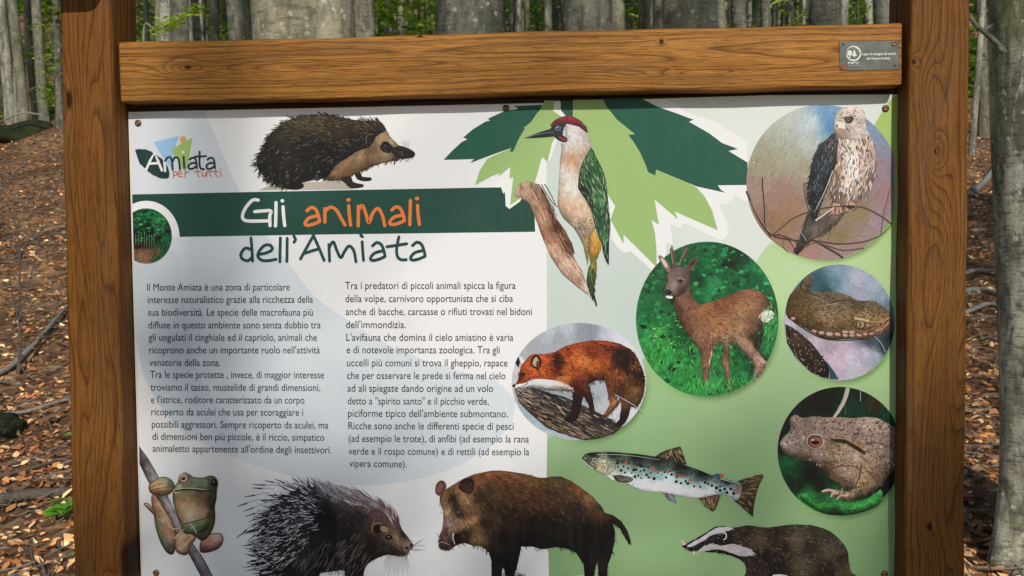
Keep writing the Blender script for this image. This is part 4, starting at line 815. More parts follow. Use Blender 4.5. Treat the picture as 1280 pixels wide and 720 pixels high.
# ---- trout
pr = start(18); pr.mul = 0.9; z = Z(720, 545, 5.333)
pr.rim = (3, .25)
def fin(poly, col, ang, dark="1f1a16"):
    p = z(poly); c = col if isinstance(col, Ctrl) else Ctrl(z, [(poly[0][0], poly[0][1], col)])
    pr.field(p, c, 2, .05); pr.strokes(p, 150, (4, 10), (.4, .8), ang, c, .3, .08, within=p, hi=(.25, dark)); pr.strokes(p, 40, (4, 10), (.3, .6), ang, "94846a", .15, .08, within=p)
fin([(525, 140), (560, 112), (600, 94), (650, 80), (695, 67), (705, 90), (716, 122), (738, 190), (660, 184)], "3b3228", Flow(z, [(560, 120, -50), (700, 150, -115)]))
fin([(1075, 300), (1150, 275), (1200, 260), (1242, 254), (1251, 270), (1225, 320), (1208, 365), (1190, 440), (1184, 480), (1180, 541), (1120, 486), (1055, 432), (1090, 390), (1102, 330)], Ctrl(z, [(1120, 300, "3c362c"), (1220, 280, "54422c"), (1180, 360, "4a3a2a"), (1150, 470, "3a2e26")]), Flow(z, [(1150, 290, -15), (1160, 480, 45), (1170, 370, 12)]))
fin([(810, 408), (900, 388), (966, 394), (942, 460), (928, 490), (910, 504), (860, 470)], "574234", Flow(z, [(840, 430, 55), (940, 430, 100)]))
fin([(560, 362), (640, 378), (662, 412), (677, 452), (620, 426)], Ctrl(z, [(580, 375, "2c3a48"), (650, 420, "4a708f"), (670, 445, "8fa5b5")]), 45)
pr.flat(z([(903, 262), (935, 250), (974, 250), (988, 262), (978, 280)]), "3a5468"); pr.disc(z((972, 264)), 2.6, 2.6, "a0503c")
bd = z(smooth([(42, 150), (52, 128), (75, 113), (130, 106), (230, 104), (330, 111), (430, 121), (530, 136), (620, 160), (720, 190), (820, 225), (900, 258), (980, 284), (1060, 300), (1092, 308), (1106, 340), (1097, 385), (1072, 430), (1030, 402), (960, 386), (900, 396), (820, 411), (740, 406), (640, 386), (560, 372), (480, 369), (400, 346), (330, 312), (270, 292), (220, 266), (150, 240), (112, 216), (62, 182)], 2))
cf = Ctrl(z, [(100, 115, "1f241f"), (250, 112, "252a24"), (400, 130, "1c211e"), (550, 150, "1d221e"), (700, 200, "1b201d"), (850, 245, "1c211e"), (1000, 300, "232a26"), (80, 150, "4a4e42"), (180, 190, "a8a488"), (220, 200, "9aa08c"), (120, 190, "8c8a70"), (300, 170, "4a5048"), (300, 210, "8a9a90"), (420, 180, "343c38"), (420, 230, "7f9892"), (560, 210, "3c4642"), (560, 260, "86a09c"), (700, 250, "3a4542"), (700, 300, "9ab0ae"), (850, 290, "3c4844"), (850, 320, "9ab0ae"), (980, 330, "5a6a66"), (980, 355, "98aaac"), (1060, 350, "6a6e68"), (1075, 400, "a0a4aa"), (160, 230, "c0b494"), (250, 270, "c9c2b0"), (350, 290, "c2c8c4"), (450, 330, "d0ced0"), (560, 340, "d6d2d4"), (680, 360, "d8d0d2"), (800, 390, "d4cccc"), (900, 375, "c6c8c8"), (1020, 380, "b4bac0"), (620, 290, "b0c2c0")], 4)
pr.field(bd, cf, 1.8, .03); pr.strokes(bd, 900, (2, 5), (.4, .8), Flow(z, [(200, 150, 5), (700, 260, 18), (1000, 340, 15)]), cf, .12, .25, within=bd)
dk = z([(60, 120), (300, 108), (530, 138), (900, 262), (1090, 312), (1090, 340), (900, 300), (600, 230), (300, 180), (150, 150)])
pr.strokes(dk, 420, (1, 2), (.7, 1.3), 15, "101411", .3, .8, within=bd)
pr.line(z([(140, 122), (300, 124), (450, 140), (560, 158)]), .9, "8a928a", .4); pr.line(z([(960, 282), (1020, 300), (1080, 308)]), .9, "a8b0ae", .5)
for (u, v) in ((300, 228), (316, 200), (345, 215), (326, 243), (370, 245), (385, 225), (402, 222), (430, 232), (470, 258), (452, 228), (498, 243), (572, 256), (636, 256), (670, 270), (520, 283), (668, 303), (700, 313), (745, 315), (786, 334), (828, 337), (432, 278), (392, 270), (415, 262), (484, 275), (600, 275), (730, 300), (935, 345), (960, 335), (990, 352), (1005, 375), (1050, 382), (860, 310), (880, 318), (905, 330), (350, 180), (432, 200), (480, 205), (1030, 352), (960, 360), (628, 236), (590, 240), (275, 180), (280, 205)): r = pr.r.uniform(1.0, 2.2); pr.disc(z((u, v)), r, r*.92, "191d1c", n=10)
for (u, v) in ((175, 180), (195, 180), (180, 198), (190, 210), (172, 215), (230, 185), (245, 180), (228, 200), (245, 200), (240, 212)): pr.disc(z((u, v)), .9, .9, "1c201c", n=8)
for (u, v) in ((546, 243), (708, 266), (757, 292), (612, 240), (1078, 378), (330, 178), (515, 210), (690, 262), (1075, 350)): pr.disc(z((u, v)), 1.9, 1.6, "9a4c44", n=10)
pr.line(z([(205, 160), (215, 200), (205, 240)]), .8, "3a3c34"); pr.line(z([(262, 180), (262, 210), (240, 235), (205, 255)]), .9, "4a4c42"); pr.line(z([(42, 150), (75, 180), (110, 200), (132, 218)]), 1.1, "2c2a24"); pr.line(z([(46, 158), (80, 192), (118, 218)]), .9, "d8d2c4"); pr.line(z([(112, 178), (132, 195), (134, 215)]), 1.0, "3a3830")
pr.disc(z((122, 157)), 3.3, 3.2, "2c2e28"); pr.disc(z((122, 157)), 2.6, 2.5, "b5b09a"); pr.disc(z((122, 157)), 1.6, 1.6, "0e0f0e"); pr.disc(z((62, 148)), .8, .8, "b5b09a")
pc = z(smooth([(240, 262), (300, 260), (370, 273), (380, 293), (345, 309), (285, 302), (258, 285)], 2)); pr.field(pc, Ctrl(z, [(260, 270, "20221e"), (340, 285, "4a4a42")]), 2); pr.strokes(pc, 60, (3, 8), (.4, .7), 12, "6a685a", .2, .1, within=pc); pr.flat(z([(200, 258), (240, 262), (262, 292), (240, 292)]), "ddd6cc")
pr.done("trout_picture", "printed spotted trout swimming to the left")

# ---- badger
pr = start(19); pr.rim = (6, .4); pr.mul = 0.8; z = Z(840, 640, 4.414)
bd = z(smooth([(60, 186), (85, 170), (140, 140), (200, 105), (240, 80), (300, 80), (350, 85), (420, 72), (500, 84), (560, 82), (640, 69), (720, 69), (800, 79), (870, 105), (920, 146), (955, 190), (971, 230), (977, 290), (992, 335), (1022, 355), (1022, 395), (700, 400), (405, 400), (408, 335), (400, 282), (340, 246), (270, 226), (200, 221), (150, 216), (110, 218), (80, 208)], 2))
cb = Ctrl(z, [(150, 170, "2a2828"), (250, 140, "1e1c1c"), (400, 110, "332c26"), (480, 150, "4a4032"), (560, 110, "2c2622"), (650, 90, "34302a"), (680, 150, "544a3a"), (600, 200, "29231f"), (750, 200, "2a2520"), (880, 200, "4a4234"), (840, 130, "352f28"), (940, 260, "332c26"), (700, 290, "4a4032"), (500, 250, "241f1c"), (450, 330, "332b26"), (600, 320, "201c1a"), (850, 320, "26211d"), (960, 330, "4a4030")])
pr.field(bd, cb, 2.4, .08); fb = Flow(z, [(400, 120, 15), (500, 160, 20), (700, 150, 10), (900, 200, 60), (500, 280, 60), (750, 300, 35), (960, 300, 80)])
pr.strokes(bd, 2000, (4, 8), (.45, .9), fb, cb, .3, .25, hi=(.2, 1.5)); pr.strokes(bd, 220, (3, 6), (.4, .6), fb, "6e6250", .2, .25)
for poly, c in ((smooth([(84, 184), (150, 148), (220, 100), (258, 84), (332, 84), (285, 108), (225, 122), (150, 168), (100, 192)], 2), "aea7ae"), (smooth([(140, 214), (210, 175), (270, 186), (335, 174), (405, 196), (445, 215), (420, 240), (370, 240), (300, 214), (230, 203), (180, 216)], 2), "a09798")):
    p = z(poly); pr.flat(p, c); pr.strokes(p, 170, (3, 7), (.5, 1), Flow(z, [(150, 150, -25), (300, 190, 12)]), c, .1, .2)
pr.disc(z((70, 185)), 3.0, 2.8, "191516"); pr.disc(z((66, 181)), .8, .6, "8a868a"); pr.flat(z([(48, 148), (62, 158), (80, 178), (58, 182), (50, 166)]), "a8a090"); pr.line(z([(283, 110), (298, 122), (297, 142), (284, 152)]), 1.5, "c2bac6"); pr.disc(z((168, 172)), 1.3, 1.0, "0c0a0a"); pr.flat(z([(555, 345), (600, 342), (640, 352), (650, 400), (560, 400)]), "c5c0c4")
pr.strokes(z([(110, 212), (160, 210), (150, 222), (110, 220)]), 18, (3, 6), (.3, .5), 80, "b8b4b0", .1, .3)
pr.done("badger_picture", "printed badger with a striped head")

# ---- wild boar
pr = start(20); pr.rim = (7, .45); pr.mul = 0.62; pr.sat = 0.82; z = Z(530, 570, 4.741)
pr.flat(z([(440, 730), (470, 690), (540, 684), (600, 700), (640, 760), (440, 760)]), "a59e94"); pr.flat(z([(860, 710), (960, 700), (960, 760), (860, 760)]), "9fb08a")
bd = z([(92, 240), (130, 196), (180, 165), (230, 135), (300, 106), (400, 86), (450, 85), (500, 90), (600, 105), (680, 128), (720, 128), (760, 120), (810, 120), (870, 145), (940, 195), (1000, 240), (1045, 290), (1072, 335), (1120, 350), (1170, 385), (1205, 440), (1225, 500), (1222, 530), (1195, 490), (1165, 432), (1118, 395), (1132, 440), (1130, 510), (1108, 600), (1088, 650), (1082, 760), (1035, 760), (1030, 622), (1014, 660), (1005, 760), (955, 760), (945, 640), (900, 572), (840, 546), (780, 540), (700, 552), (640, 536), (577, 536), (560, 620), (537, 700), (537, 760), (490, 760), (475, 670), (466, 655), (455, 760), (400, 760), (400, 622), (385, 570), (340, 535), (290, 530), (240, 515), (190, 530), (150, 560), (110, 550), (88, 530), (86, 480), (106, 440), (115, 380), (113, 320), (96, 280)])
cb = Ctrl(z, [(130, 230, "74552f"), (120, 280, "927050"), (140, 330, "a58560"), (150, 380, "a08474"), (170, 420, "947868"), (120, 470, "5f463e"), (110, 525, "4f3634"), (170, 250, "33241a"), (190, 300, "3c2a1e"), (215, 350, "3a2b20"), (240, 260, "94704a"), (220, 215, "8a6440"), (280, 380, "b07c54"), (270, 350, "6d4a32"), (220, 390, "8a6a4a"), (200, 480, "2c1f1a"), (250, 460, "3a2a1c"), (310, 490, "8f7048"), (320, 430, "6a4c30"), (300, 130, "7a4c30"), (400, 100, "80492e"), (520, 110, "784a30"), (650, 150, "6d4a2c"), (800, 140, "5c4a2a"), (900, 200, "7a4a2a"), (980, 250, "8a6038"), (1040, 310, "5a3c24"), (400, 180, "50381f"), (520, 220, "46301c"), (650, 250, "4e3220"), (780, 250, "4a301e"), (900, 300, "33221a"), (340, 240, "3a2c1c"), (400, 300, "33271a"), (360, 400, "2a2018"), (500, 350, "2a1f17"), (650, 380, "231914"), (800, 400, "1f1613"), (950, 420, "1a1412"), (450, 480, "1e1713"), (430, 600, "191412"), (600, 500, "1a1412"), (750, 510, "1b1512"), (1000, 540, "171211"), (1100, 460, "1c1614"), (1180, 420, "2a211c"), (1060, 650, "33281f"), (520, 620, "171210"), (980, 690, "1c1613")])
pr.field(bd, cb, 2.4, .06); fb = Flow(z, [(300, 130, 15), (500, 130, 20), (420, 250, 40), (650, 220, 35), (900, 260, 50), (1000, 450, 85), (430, 560, 90), (700, 420, 45), (150, 300, 110), (280, 400, 60), (1190, 440, 65), (240, 250, 60)])
pr.strokes(bd, 3000, (3.5, 8), (.45, .9), fb, cb, .24, .22, hi=(.14, 1.55)); pr.strokes(z([(230, 140), (500, 95), (800, 130), (1000, 250), (1020, 330), (900, 400), (600, 400), (380, 380), (330, 250)]), 200, (3, 7), (.35, .6), fb, "6a4a30", .25, .25); pr.strokes(bd, 900, (3, 8), (.4, .8), fb, "1a120d", .3, .25, within=bd)
pr.flat(z(smooth([(92, 236), (68, 216), (72, 168), (100, 143), (126, 155), (133, 186), (114, 214)], 2)), "5f3f38"); pr.flat(z(smooth([(90, 222), (78, 200), (84, 172), (104, 156), (112, 180)], 2)), "7d564c")
pr.flat(z(smooth([(205, 190), (215, 155), (250, 130), (290, 140), (300, 175), (285, 215), (255, 225)], 2)), "231812"); pr.strokes(z([(210, 160), (290, 140), (290, 210), (240, 215)]), 70, (3, 6), (.4, .8), 60, "4a3526", .2, .3)
pr.disc(z((205, 333)), 4.2, 3.4, "2a1e18"); pr.disc(z((205, 333)), 2.6, 2.1, "5c5048"); pr.disc(z((205, 333)), 1.7, 1.7, "0e0b0a"); pr.disc(z((203, 331)), .6, .5, "d8d8d8")
pr.line(z([(176, 456), (172, 485), (184, 522)]), 2.0, "ded6c8", .8); pr.flat(z(smooth([(185, 458), (212, 462), (215, 500), (195, 522), (186, 500)], 2)), "211613"); pr.line(z([(78, 452), (84, 475), (96, 492)]), 1.5, "c5bab0", .6)
pr.disc(z((123, 536)), 8.2, 4.8, "45302f", rot=.25); pr.disc(z((108, 535)), 1.7, 1.2, "140d0d"); pr.disc(z((136, 543)), 1.7, 1.2, "140d0d"); pr.line(z([(88, 515), (110, 508), (150, 525)]), .8, "a48a84"); pr.line(z([(150, 552), (190, 528), (240, 512)]), .8, "5c4436")
pr.done("boar_picture", "printed brown wild boar standing in side view")

# ---- porcupine
pr = start(21); pr.rim = (6, .4); pr.mul = 0.72; z = Z(290, 580, 5.12)
core = z(smooth([(200, 770), (180, 700), (190, 600), (180, 520), (190, 430), (220, 340), (290, 250), (370, 185), (460, 150), (560, 145), (680, 160), (800, 180), (910, 225), (1005, 280), (1058, 345), (1090, 420), (1130, 470), (1158, 520), (1140, 552), (1110, 588), (1060, 592), (1000, 580), (930, 602), (870, 640), (845, 690), (830, 770), (730, 770), (720, 682), (640, 690), (560, 702), (545, 770)], 2))
cc = Ctrl(z, [(300, 350, "26262c"), (300, 550, "202024"), (450, 250, "2c2c33"), (600, 350, "17161a"), (700, 450, "1b191a"), (600, 560, "1c1a1a"), (800, 350, "2a2828"), (850, 250, "544646"), (980, 290, "6a504e"), (1050, 370, "6b4c4c"), (750, 200, "5c4e50"), (950, 420, "3c302a"), (1000, 430, "5a4638"), (1060, 500, "6a5648"), (1100, 450, "352a26"), (1120, 520, "857062"), (1000, 540, "2e2622"), (900, 520, "1f1b1a"), (1070, 570, "2a2220"), (780, 640, "1c1817"), (1040, 460, "776252")])
pr.field(core, cc, 2.5, .08)
fq = Flow(z, [(100, 240, 175), (200, 180, 188), (400, 140, 205), (560, 130, 228), (200, 330, 165), (120, 450, 150), (200, 560, 175), (160, 680, 178), (450, 250, 185), (400, 420, 155), (700, 200, 218), (600, 300, 195), (450, 600, 140)])
qz = z([(560, 150), (460, 140), (360, 180), (280, 240), (200, 330), (190, 430), (170, 560), (190, 700), (330, 715), (420, 600), (500, 520), (580, 400), (620, 260)])
pr.strokes(qz, 240, (14, 27), (1.1, 1.9), fq, "24252c", .25, .14, curve=.12, taper=.12)
pr.strokes(qz, 200, (12, 22), (1.0, 1.6), fq, Ctrl(z, [(300, 300, "a2a3ac"), (300, 600, "b0b0b4"), (550, 250, "83848c")]), .18, .2, curve=.1, taper=.2)
pr.strokes(qz, 520, (6, 13), (.9, 1.6), fq, "1b1b21", .25, .25, curve=.1, taper=.2)
pr.strokes(z([(250, 240), (420, 170), (560, 190), (560, 420), (480, 520), (330, 700), (210, 690), (210, 450)]), 130, (6, 13), (.7, 1.2), fq, "c6c6ca", .12, .22, taper=.2)
pr.strokes(z([(250, 240), (420, 170), (560, 190), (560, 420), (480, 520), (330, 700), (210, 690), (210, 450)]), 300, (4, 9), (.7, 1.2), fq, "141419", .2, .25)
for tipuv, root in (((32, 270), (180, 225)), ((28, 475), (180, 350)), ((100, 495), (210, 400)), ((75, 302), (220, 250)), ((80, 210), (230, 185)), ((100, 555), (240, 570)), ((90, 685), (240, 640)), ((85, 335), (230, 290)), ((135, 130), (310, 140)), ((275, 95), (420, 150)), ((130, 152), (270, 160)), ((210, 105), (340, 130)), ((385, 90), (480, 145)), ((100, 625), (220, 620)), ((130, 700), (260, 690))):
    a, b = np.array(root, float), np.array(tipuv, float); m1 = a+(b-a)*.55; pr.line(z([a, (a+m1)/2+np.array([0, -4]), m1]), 1.5, "a4a4b2", 1.6); pr.line(z([m1, (m1+b)/2, b]), 1.8, "23242b", .5)
mz = z([(560, 150), (700, 165), (820, 185), (920, 230), (1010, 285), (1060, 345), (1085, 410), (1040, 400), (960, 330), (850, 280), (700, 260), (580, 220)])
fm = Flow(z, [(1070, 380, 250), (1000, 300, 225), (900, 240, 212), (780, 200, 212), (650, 170, 222), (560, 140, 230)])
pr.strokes(mz, 520, (10, 22), (.4, .9), fm, Ctrl(z, [(1050, 350, "7a5656"), (950, 270, "8a6f70"), (800, 220, "8f8080"), (650, 190, "78747c"), (900, 300, "4c4242")]), .22, .12, curve=.1, taper=.1, hi=(.3, "33282a"))
pr.strokes(mz, 60, (10, 20), (.4, .7), fm, "c2b4b4", .1, .12, taper=.1)
fb = Flow(z, [(600, 450, 120), (700, 600, 110), (850, 450, 130), (950, 550, 120), (1060, 500, 60), (1000, 450, 150)])
pr.strokes(core, 1000, (4, 10), (.4, .8), fb, cc, .3, .3, hi=(.1, 1.8)); pr.strokes(z([(500, 500), (840, 420), (900, 560), (840, 680), (560, 690), (400, 640)]), 120, (6, 14), (.35, .6), Flow(z, [(600, 550, 118), (850, 480, 125)]), "6c6664", .2, .2)
pr.line(z([(898, 428), (900, 395), (930, 376), (962, 380)]), 1.4, "7d685a"); pr.line(z([(898, 428), (912, 448), (925, 450)]), 1.2, "5c4a40"); pr.disc(z((975, 415)), 5.4, 3.6, "85705e", rot=.4); pr.disc(z((930, 415)), 4, 5.5, "221b18"); pr.disc(z((1005, 468)), 4.6, 3.2, "151112", rot=.2); pr.disc(z((1003, 465)), .8, .6, "9a9ea4"); pr.disc(z((1120, 535)), 2.2, 1.5, "2a1e1c"); pr.disc(z((1150, 522)), 2.2, 3.6, "352824")
for q in ([(1140, 530), (1190, 500), (1232, 474)], [(1140, 535), (1200, 520), (1240, 522)], [(1138, 540), (1190, 545), (1244, 552)], [(1140, 532), (1180, 512), (1215, 485)], [(1135, 545), (1180, 552), (1215, 548)]): pr.line(z(q), .5, "5a555c", .25)
for k in range(16): u = 990+k*8; pr.line(z([(u, 580), (u-10+k*2, 630), (u-20+k*3, 660+(k*37) % 60)]), .5, "6c6266", .25)
pr.done("porcupine_picture", "printed dark porcupine with raised quills")

# ---- tree frog
pr = start(22); pr.rim = (4.5, .6); pr.mul = 0.72; pr.sat = 0.85; z = Z(160, 550, 4.236)
st = z([(60, 32), (110, 100), (163, 192), (212, 295), (268, 415), (335, 535), (385, 600), (420, 660), (450, 720), (462, 750), (400, 750), (370, 690), (320, 600), (250, 490), (200, 385), (150, 292), (108, 222), (62, 128)])
cs = Ctrl(z, [(70, 70, "6a5e66"), (110, 150, "80787c"), (80, 130, "544a4c"), (140, 230, "8f8889"), (200, 330, "9f9898"), (170, 300, "6a6264"), (240, 420, "958d90"), (300, 540, "7a6f78"), (370, 640, "7c727c"), (420, 700, "6a6068"), (340, 640, "5a4f50")])
pr.field(st, cs, 2, .05); pr.strokes(st, 420, (4, 10), (.5, 1.0), 62, cs, .2, .1, within=st)
def limb(poly, items, fl, n, par=3):
    p = z(smooth(poly, 3)); c = Ctrl(z, items); pr.field(p, c, 1.8, .03); pr.strokes(p, n, (1.5, 4), (.5, .9), fl, c, .12, .4, within=p, hi=(.15, 1.25)); pr.line(np.concatenate([p, p[:1]]), .9, '4a3626', sm=1); return p
limb([(128, 292), (152, 298), (202, 370), (240, 440), (254, 520), (242, 600), (205, 592), (170, 530), (146, 450), (140, 400), (128, 340)], [(150, 340, "a87d5e"), (200, 420, "b58a6c"), (220, 500, "ad7c5c"), (150, 440, "7a7a5e"), (180, 530, "6a7460"), (220, 585, "5f5a4a"), (190, 370, "9c7052")], 65, 220)
limb([(85, 340), (100, 332), (122, 350), (142, 375), (148, 402), (122, 378), (98, 354)], [(100, 342, "b59482"), (135, 385, "9c7a62")], 45, 40)
limb([(250, 540), (262, 500), (312, 480), (362, 510), (332, 560), (312, 606), (260, 592)], [(280, 520, "b58c6e"), (330, 520, "a57d60"), (280, 580, "b88f74"), (310, 595, "8a6650")], 50, 100)
limb([(388, 535), (430, 502), (488, 494), (505, 528), (482, 570), (430, 592), (385, 590)], [(420, 540, "a86f60"), (470, 515, "c09080"), (480, 555, "9a6858"), (400, 580, "7d5448")], 10, 110)
limb([(245, 252), (266, 225), (276, 190), (300, 172), (326, 180), (346, 196), (400, 200), (430, 190), (460, 195), (477, 225), (471, 262), (468, 312), (459, 350), (462, 400), (456, 450), (432, 502), (396, 532), (360, 510), (310, 480), (280, 440), (256, 380), (240, 312)],
     [(300, 215, "6c7260"), (350, 225, "636e58"), (400, 225, "68745e"), (350, 245, "747c60"), (440, 240, "3f4a3c"), (460, 230, "4a4a40"), (270, 260, "9c9a6e"), (300, 265, "6e5a44"), (380, 268, "5a4836"), (300, 300, "8a6c4c"), (380, 300, "75583c"), (440, 310, "4a3c2c"), (280, 350, "b8966e"), (330, 350, "b08c68"), (330, 400, "c6a888"), (300, 420, "b28c6c"), (400, 380, "a07e5c"), (440, 400, "4c3f2c"), (450, 350, "3a3226"), (420, 450, "4a5038"), (360, 440, "b59a78"), (390, 510, "5a4a38"), (340, 480, "9a7c5e")], Flow(z, [(350, 220, 5), (330, 380, 60), (440, 400, 85)]), 420)
limb([(285, 450), (340, 432), (385, 420), (428, 416), (425, 470), (385, 490), (330, 495), (300, 490)], [(310, 460, "6a7654"), (380, 440, "66744e"), (410, 470, "414c34"), (340, 480, "828a68")], -15, 100); pr.line(z([(330, 440), (350, 465), (365, 490)]), 1.2, "a8bca0")
limb([(112, 250), (118, 232), (162, 202), (200, 196), (236, 216), (246, 252), (216, 286), (165, 292), (122, 278)], [(140, 250, "b58a66"), (190, 220, "8f9078"), (220, 235, "5c6450"), (200, 265, "a57a58"), (150, 280, "94694a"), (180, 245, "bd9672")], -15, 140)
for k, q in enumerate(([(120, 250), (160, 235), (205, 225)], [(118, 268), (165, 255), (212, 248)], [(130, 282), (175, 272), (215, 268)])): pr.line(z(q), 1.1, "62452f", .6)
for q in ([(250, 520), (275, 490), (300, 470)], [(300, 560), (325, 530), (345, 515)], [(215, 450), (245, 470), (270, 465)], [(160, 330), (200, 400), (225, 460)]): pr.line(z(q), 2.2, "c19a7c", 1.2)
pr.line(z([(248, 270), (300, 262), (360, 264), (420, 270), (462, 262)]), 1.8, "35281d"); pr.line(z([(250, 262), (300, 254), (360, 256), (410, 262)]), .9, "a8b29a"); pr.line(z([(245, 260), (248, 276), (262, 278)]), 1.2, "c0b88a")
pr.disc(z((298, 200)), 6.4, 6.2, "4a4a3e"); pr.disc(z((296, 201)), 4.9, 4.9, "b58d78"); pr.disc(z((294, 202)), 3.0, 2.2, "2c1a18"); pr.disc(z((290, 197)), .9, .8, "e8e0d8"); pr.disc(z((458, 226)), 4.0, 5.2, "1e201c"); pr.disc(z((455, 220)), 1.2, 1.0, "6a7068"); pr.line(z([(278, 188), (300, 174), (325, 184)]), 1.2, "8a967e")
pr.done("frog_picture", "printed green and brown tree frog clinging to a grey stem")

# ---- small round forest picture
pr = start(23); pr.mul = .62; pr.sat = .85; z = Z(160, 240, 7.2); C = ell(183, 295, 32, 34.6, 56); C[:, 0] = np.maximum(C[:, 0], 165.3+(C[:, 1]-240)*.0275)
cb = Ctrl(z, [(100, 200, "145030"), (200, 200, "1f6a3c"), (280, 260, "2a8048"), (320, 330, "2a7a44"), (150, 300, "103a24"), (80, 380, "0e2c1c"), (200, 400, "0c2418"), (280, 420, "123422"), (330, 420, "226a38"), (350, 500, "1f5a34"), (100, 480, "2c2018"), (100, 560, "84604a"), (200, 560, "7d5a44"), (150, 600, "94705a"), (260, 560, "4a5030"), (280, 600, "265a34"), (350, 350, "1c2c34")])
pr.field(C, cb, 2, .15); blobs(pr, C[C[:, 1] < 305], 260, (.7, 2.2), ["1f7040", "2f8a50", "0c2c1a", "145030", "3a9a58", "0a2014"])
for u in (60, 85, 110, 140, 160, 185, 205, 225): pr.line(z([(u, 330), (u+2, 420), (u, 500)]), .9, "0b1a12"); pr.line(z([(u+9, 380), (u+9, 480)]), .7, "5c7a58")
pr.strokes(z([(50, 520), (280, 510), (320, 540), (230, 600), (170, 640), (60, 600)]), 160, (1.5, 4), (.6, 1.1), 10, Ctrl(z, [(100, 560, "8a644c"), (250, 560, "6a5a40")]), .25, .3, within=C); pr.strokes(z([(330, 520), (260, 560), (180, 640), (260, 630), (350, 540)]), 90, (1, 3), (.6, 1.1), 40, "2a6a3a", .3, .8, within=C)
pr.done("forest_picture", "small round printed picture of a leafy wood and a path")

# ================================================================== WRITING
pr = start(30); z = Z(160, 160, 9.0)
dk = "1d3a36"
pr.flat(z([(80, 243), (130, 235), (160, 240), (200, 238), (230, 252), (260, 262), (290, 285), (320, 300), (345, 322), (370, 335), (400, 362), (430, 402), (455, 450), (468, 510), (462, 555), (440, 570), (380, 568), (345, 558), (310, 540), (280, 528), (250, 505), (228, 490), (215, 478), (195, 455), (180, 445), (158, 420), (135, 405), (122, 370), (110, 340), (95, 290)]), dk, raw=True)
pr.flat(z([(290, 158), (575, 90), (516, 235), (505, 330), (492, 455), (400, 340)]), "97bede", raw=True)
pr.flat(z([(488, 240), (722, 110), (700, 260), (655, 492), (612, 460), (560, 330), (512, 288)]), "9dbd68", raw=True)
pr.disc(z((620, 128)), 4.1, 4.2, "d9a256", raw=True); pr.disc(z((622, 273)), 1.7, 1.7, WH, raw=True)
w = 3.0
for q in ([(206, 470), (250, 370), (298, 282), (340, 370), (384, 478)], [(238, 402), (290, 398), (345, 396)], [(412, 368), (416, 430), (420, 484)]): pr.pen(z(q), w, WH, sm=3 if len(q) < 4 else 1)
pr.pen(z([(420, 372), (445, 335), (475, 330), (496, 372), (504, 468)]), 2.6, dk); pr.pen(z([(498, 385), (525, 335), (556, 332), (576, 372), (586, 464)]), 2.6, dk)
pr.pen(z([(627, 322), (632, 400), (636, 450)]), 2.6, dk, sm=2)
for dx in (0, 203): pr.pen(z([(694+dx, 355), (725+dx, 335), (758+dx, 345), (772+dx, 395), (776+dx, 450)]), 2.5, dk); pr.pen(z([(768+dx, 392), (715+dx, 396), (682+dx, 425), (694+dx, 458), (735+dx, 455), (772+dx, 425)]), 2.5, dk)
pr.pen(z([(808, 266), (806, 350), (808, 420), (822, 456), (856, 464)]), 2.5, dk); pr.pen(z([(756, 322), (820, 320), (880, 316)]), 2.4, dk, sm=2)
oc = "d0785a"
for q in ([(514, 486), (512, 525), (512, 562)], [(514, 500), (540, 488), (554, 508), (540, 528), (514, 534)], [(562, 520), (604, 512), (598, 490), (572, 492), (560, 525), (580, 546), (616, 543)], [(643, 490), (644, 525), (645, 554)], [(645, 512), (664, 494), (692, 490)], [(780, 464), (784, 520), (806, 546)], [(744, 492), (780, 490), (816, 486)], [(836, 496), (838, 530), (856, 542), (878, 528), (884, 494), (886, 542)], [(922, 464), (922, 520), (942, 546)], [(890, 490), (922, 490), (956, 486)], [(988, 462), (988, 520), (1008, 546)], [(958, 490), (990, 489), (1022, 485)], [(1046, 492), (1048, 542)]): pr.pen(z(q), 1.25, oc, sm=4)
pr.disc(z((1043, 462)), .9, .9, oc, raw=True)
pr.done("logo_print", "small printed emblem of a dark leaf, a blue and green figure and handwriting")

pr = start(31); z = Z(280, 230, 4.571); w = 4.1
GW = "e2e2e0"; OR = "e07a38"; TD = "1f4444"
def strokes_(lst, col, w=w):
    for q in lst: pr.pen(z(q), w, col)
strokes_([[(196, 92), (165, 92), (130, 128), (108, 172), (112, 202), (150, 212), (258, 210)], [(176, 158), (222, 154), (268, 154), (262, 185), (264, 238)], [(298, 106), (297, 170), (295, 240)], [(338, 130), (342, 190), (348, 238)]], GW); pr.disc(z((334, 96)), 2.3, 2.2, GW, raw=True)
def aa(dx, dy=0, s=1.0): return [[(475+dx, 153+dy), (500+dx, 134+dy), (525+dx, 146+dy), (540+dx, 180+dy), (547+dx, 214+dy)], [(532+dx, 182+dy), (488+dx, 194+dy), (464+dx, 222+dy), (474+dx, 236+dy), (510+dx, 230+dy), (546+dx, 214+dy)]]
strokes_(aa(0)+[[(577, 140), (577, 180), (577, 218)], [(578, 156), (610, 132), (645, 152), (672, 200), (692, 234)], [(713, 124), (717, 180), (724, 235)], [(768, 128), (768, 180), (767, 240)], [(768, 152), (790, 122), (808, 160), (828, 222), (850, 168), (880, 140), (905, 178), (919, 238)]]+aa(484, -4)+[[(1066, 94), (1064, 160), (1062, 232)], [(1106, 122), (1110, 180), (1117, 231)]], OR)
pr.disc(z((712, 91)), 2.8, 2.4, OR, raw=True); pr.disc(z((1103, 83)), 2.8, 2.4, OR, raw=True)
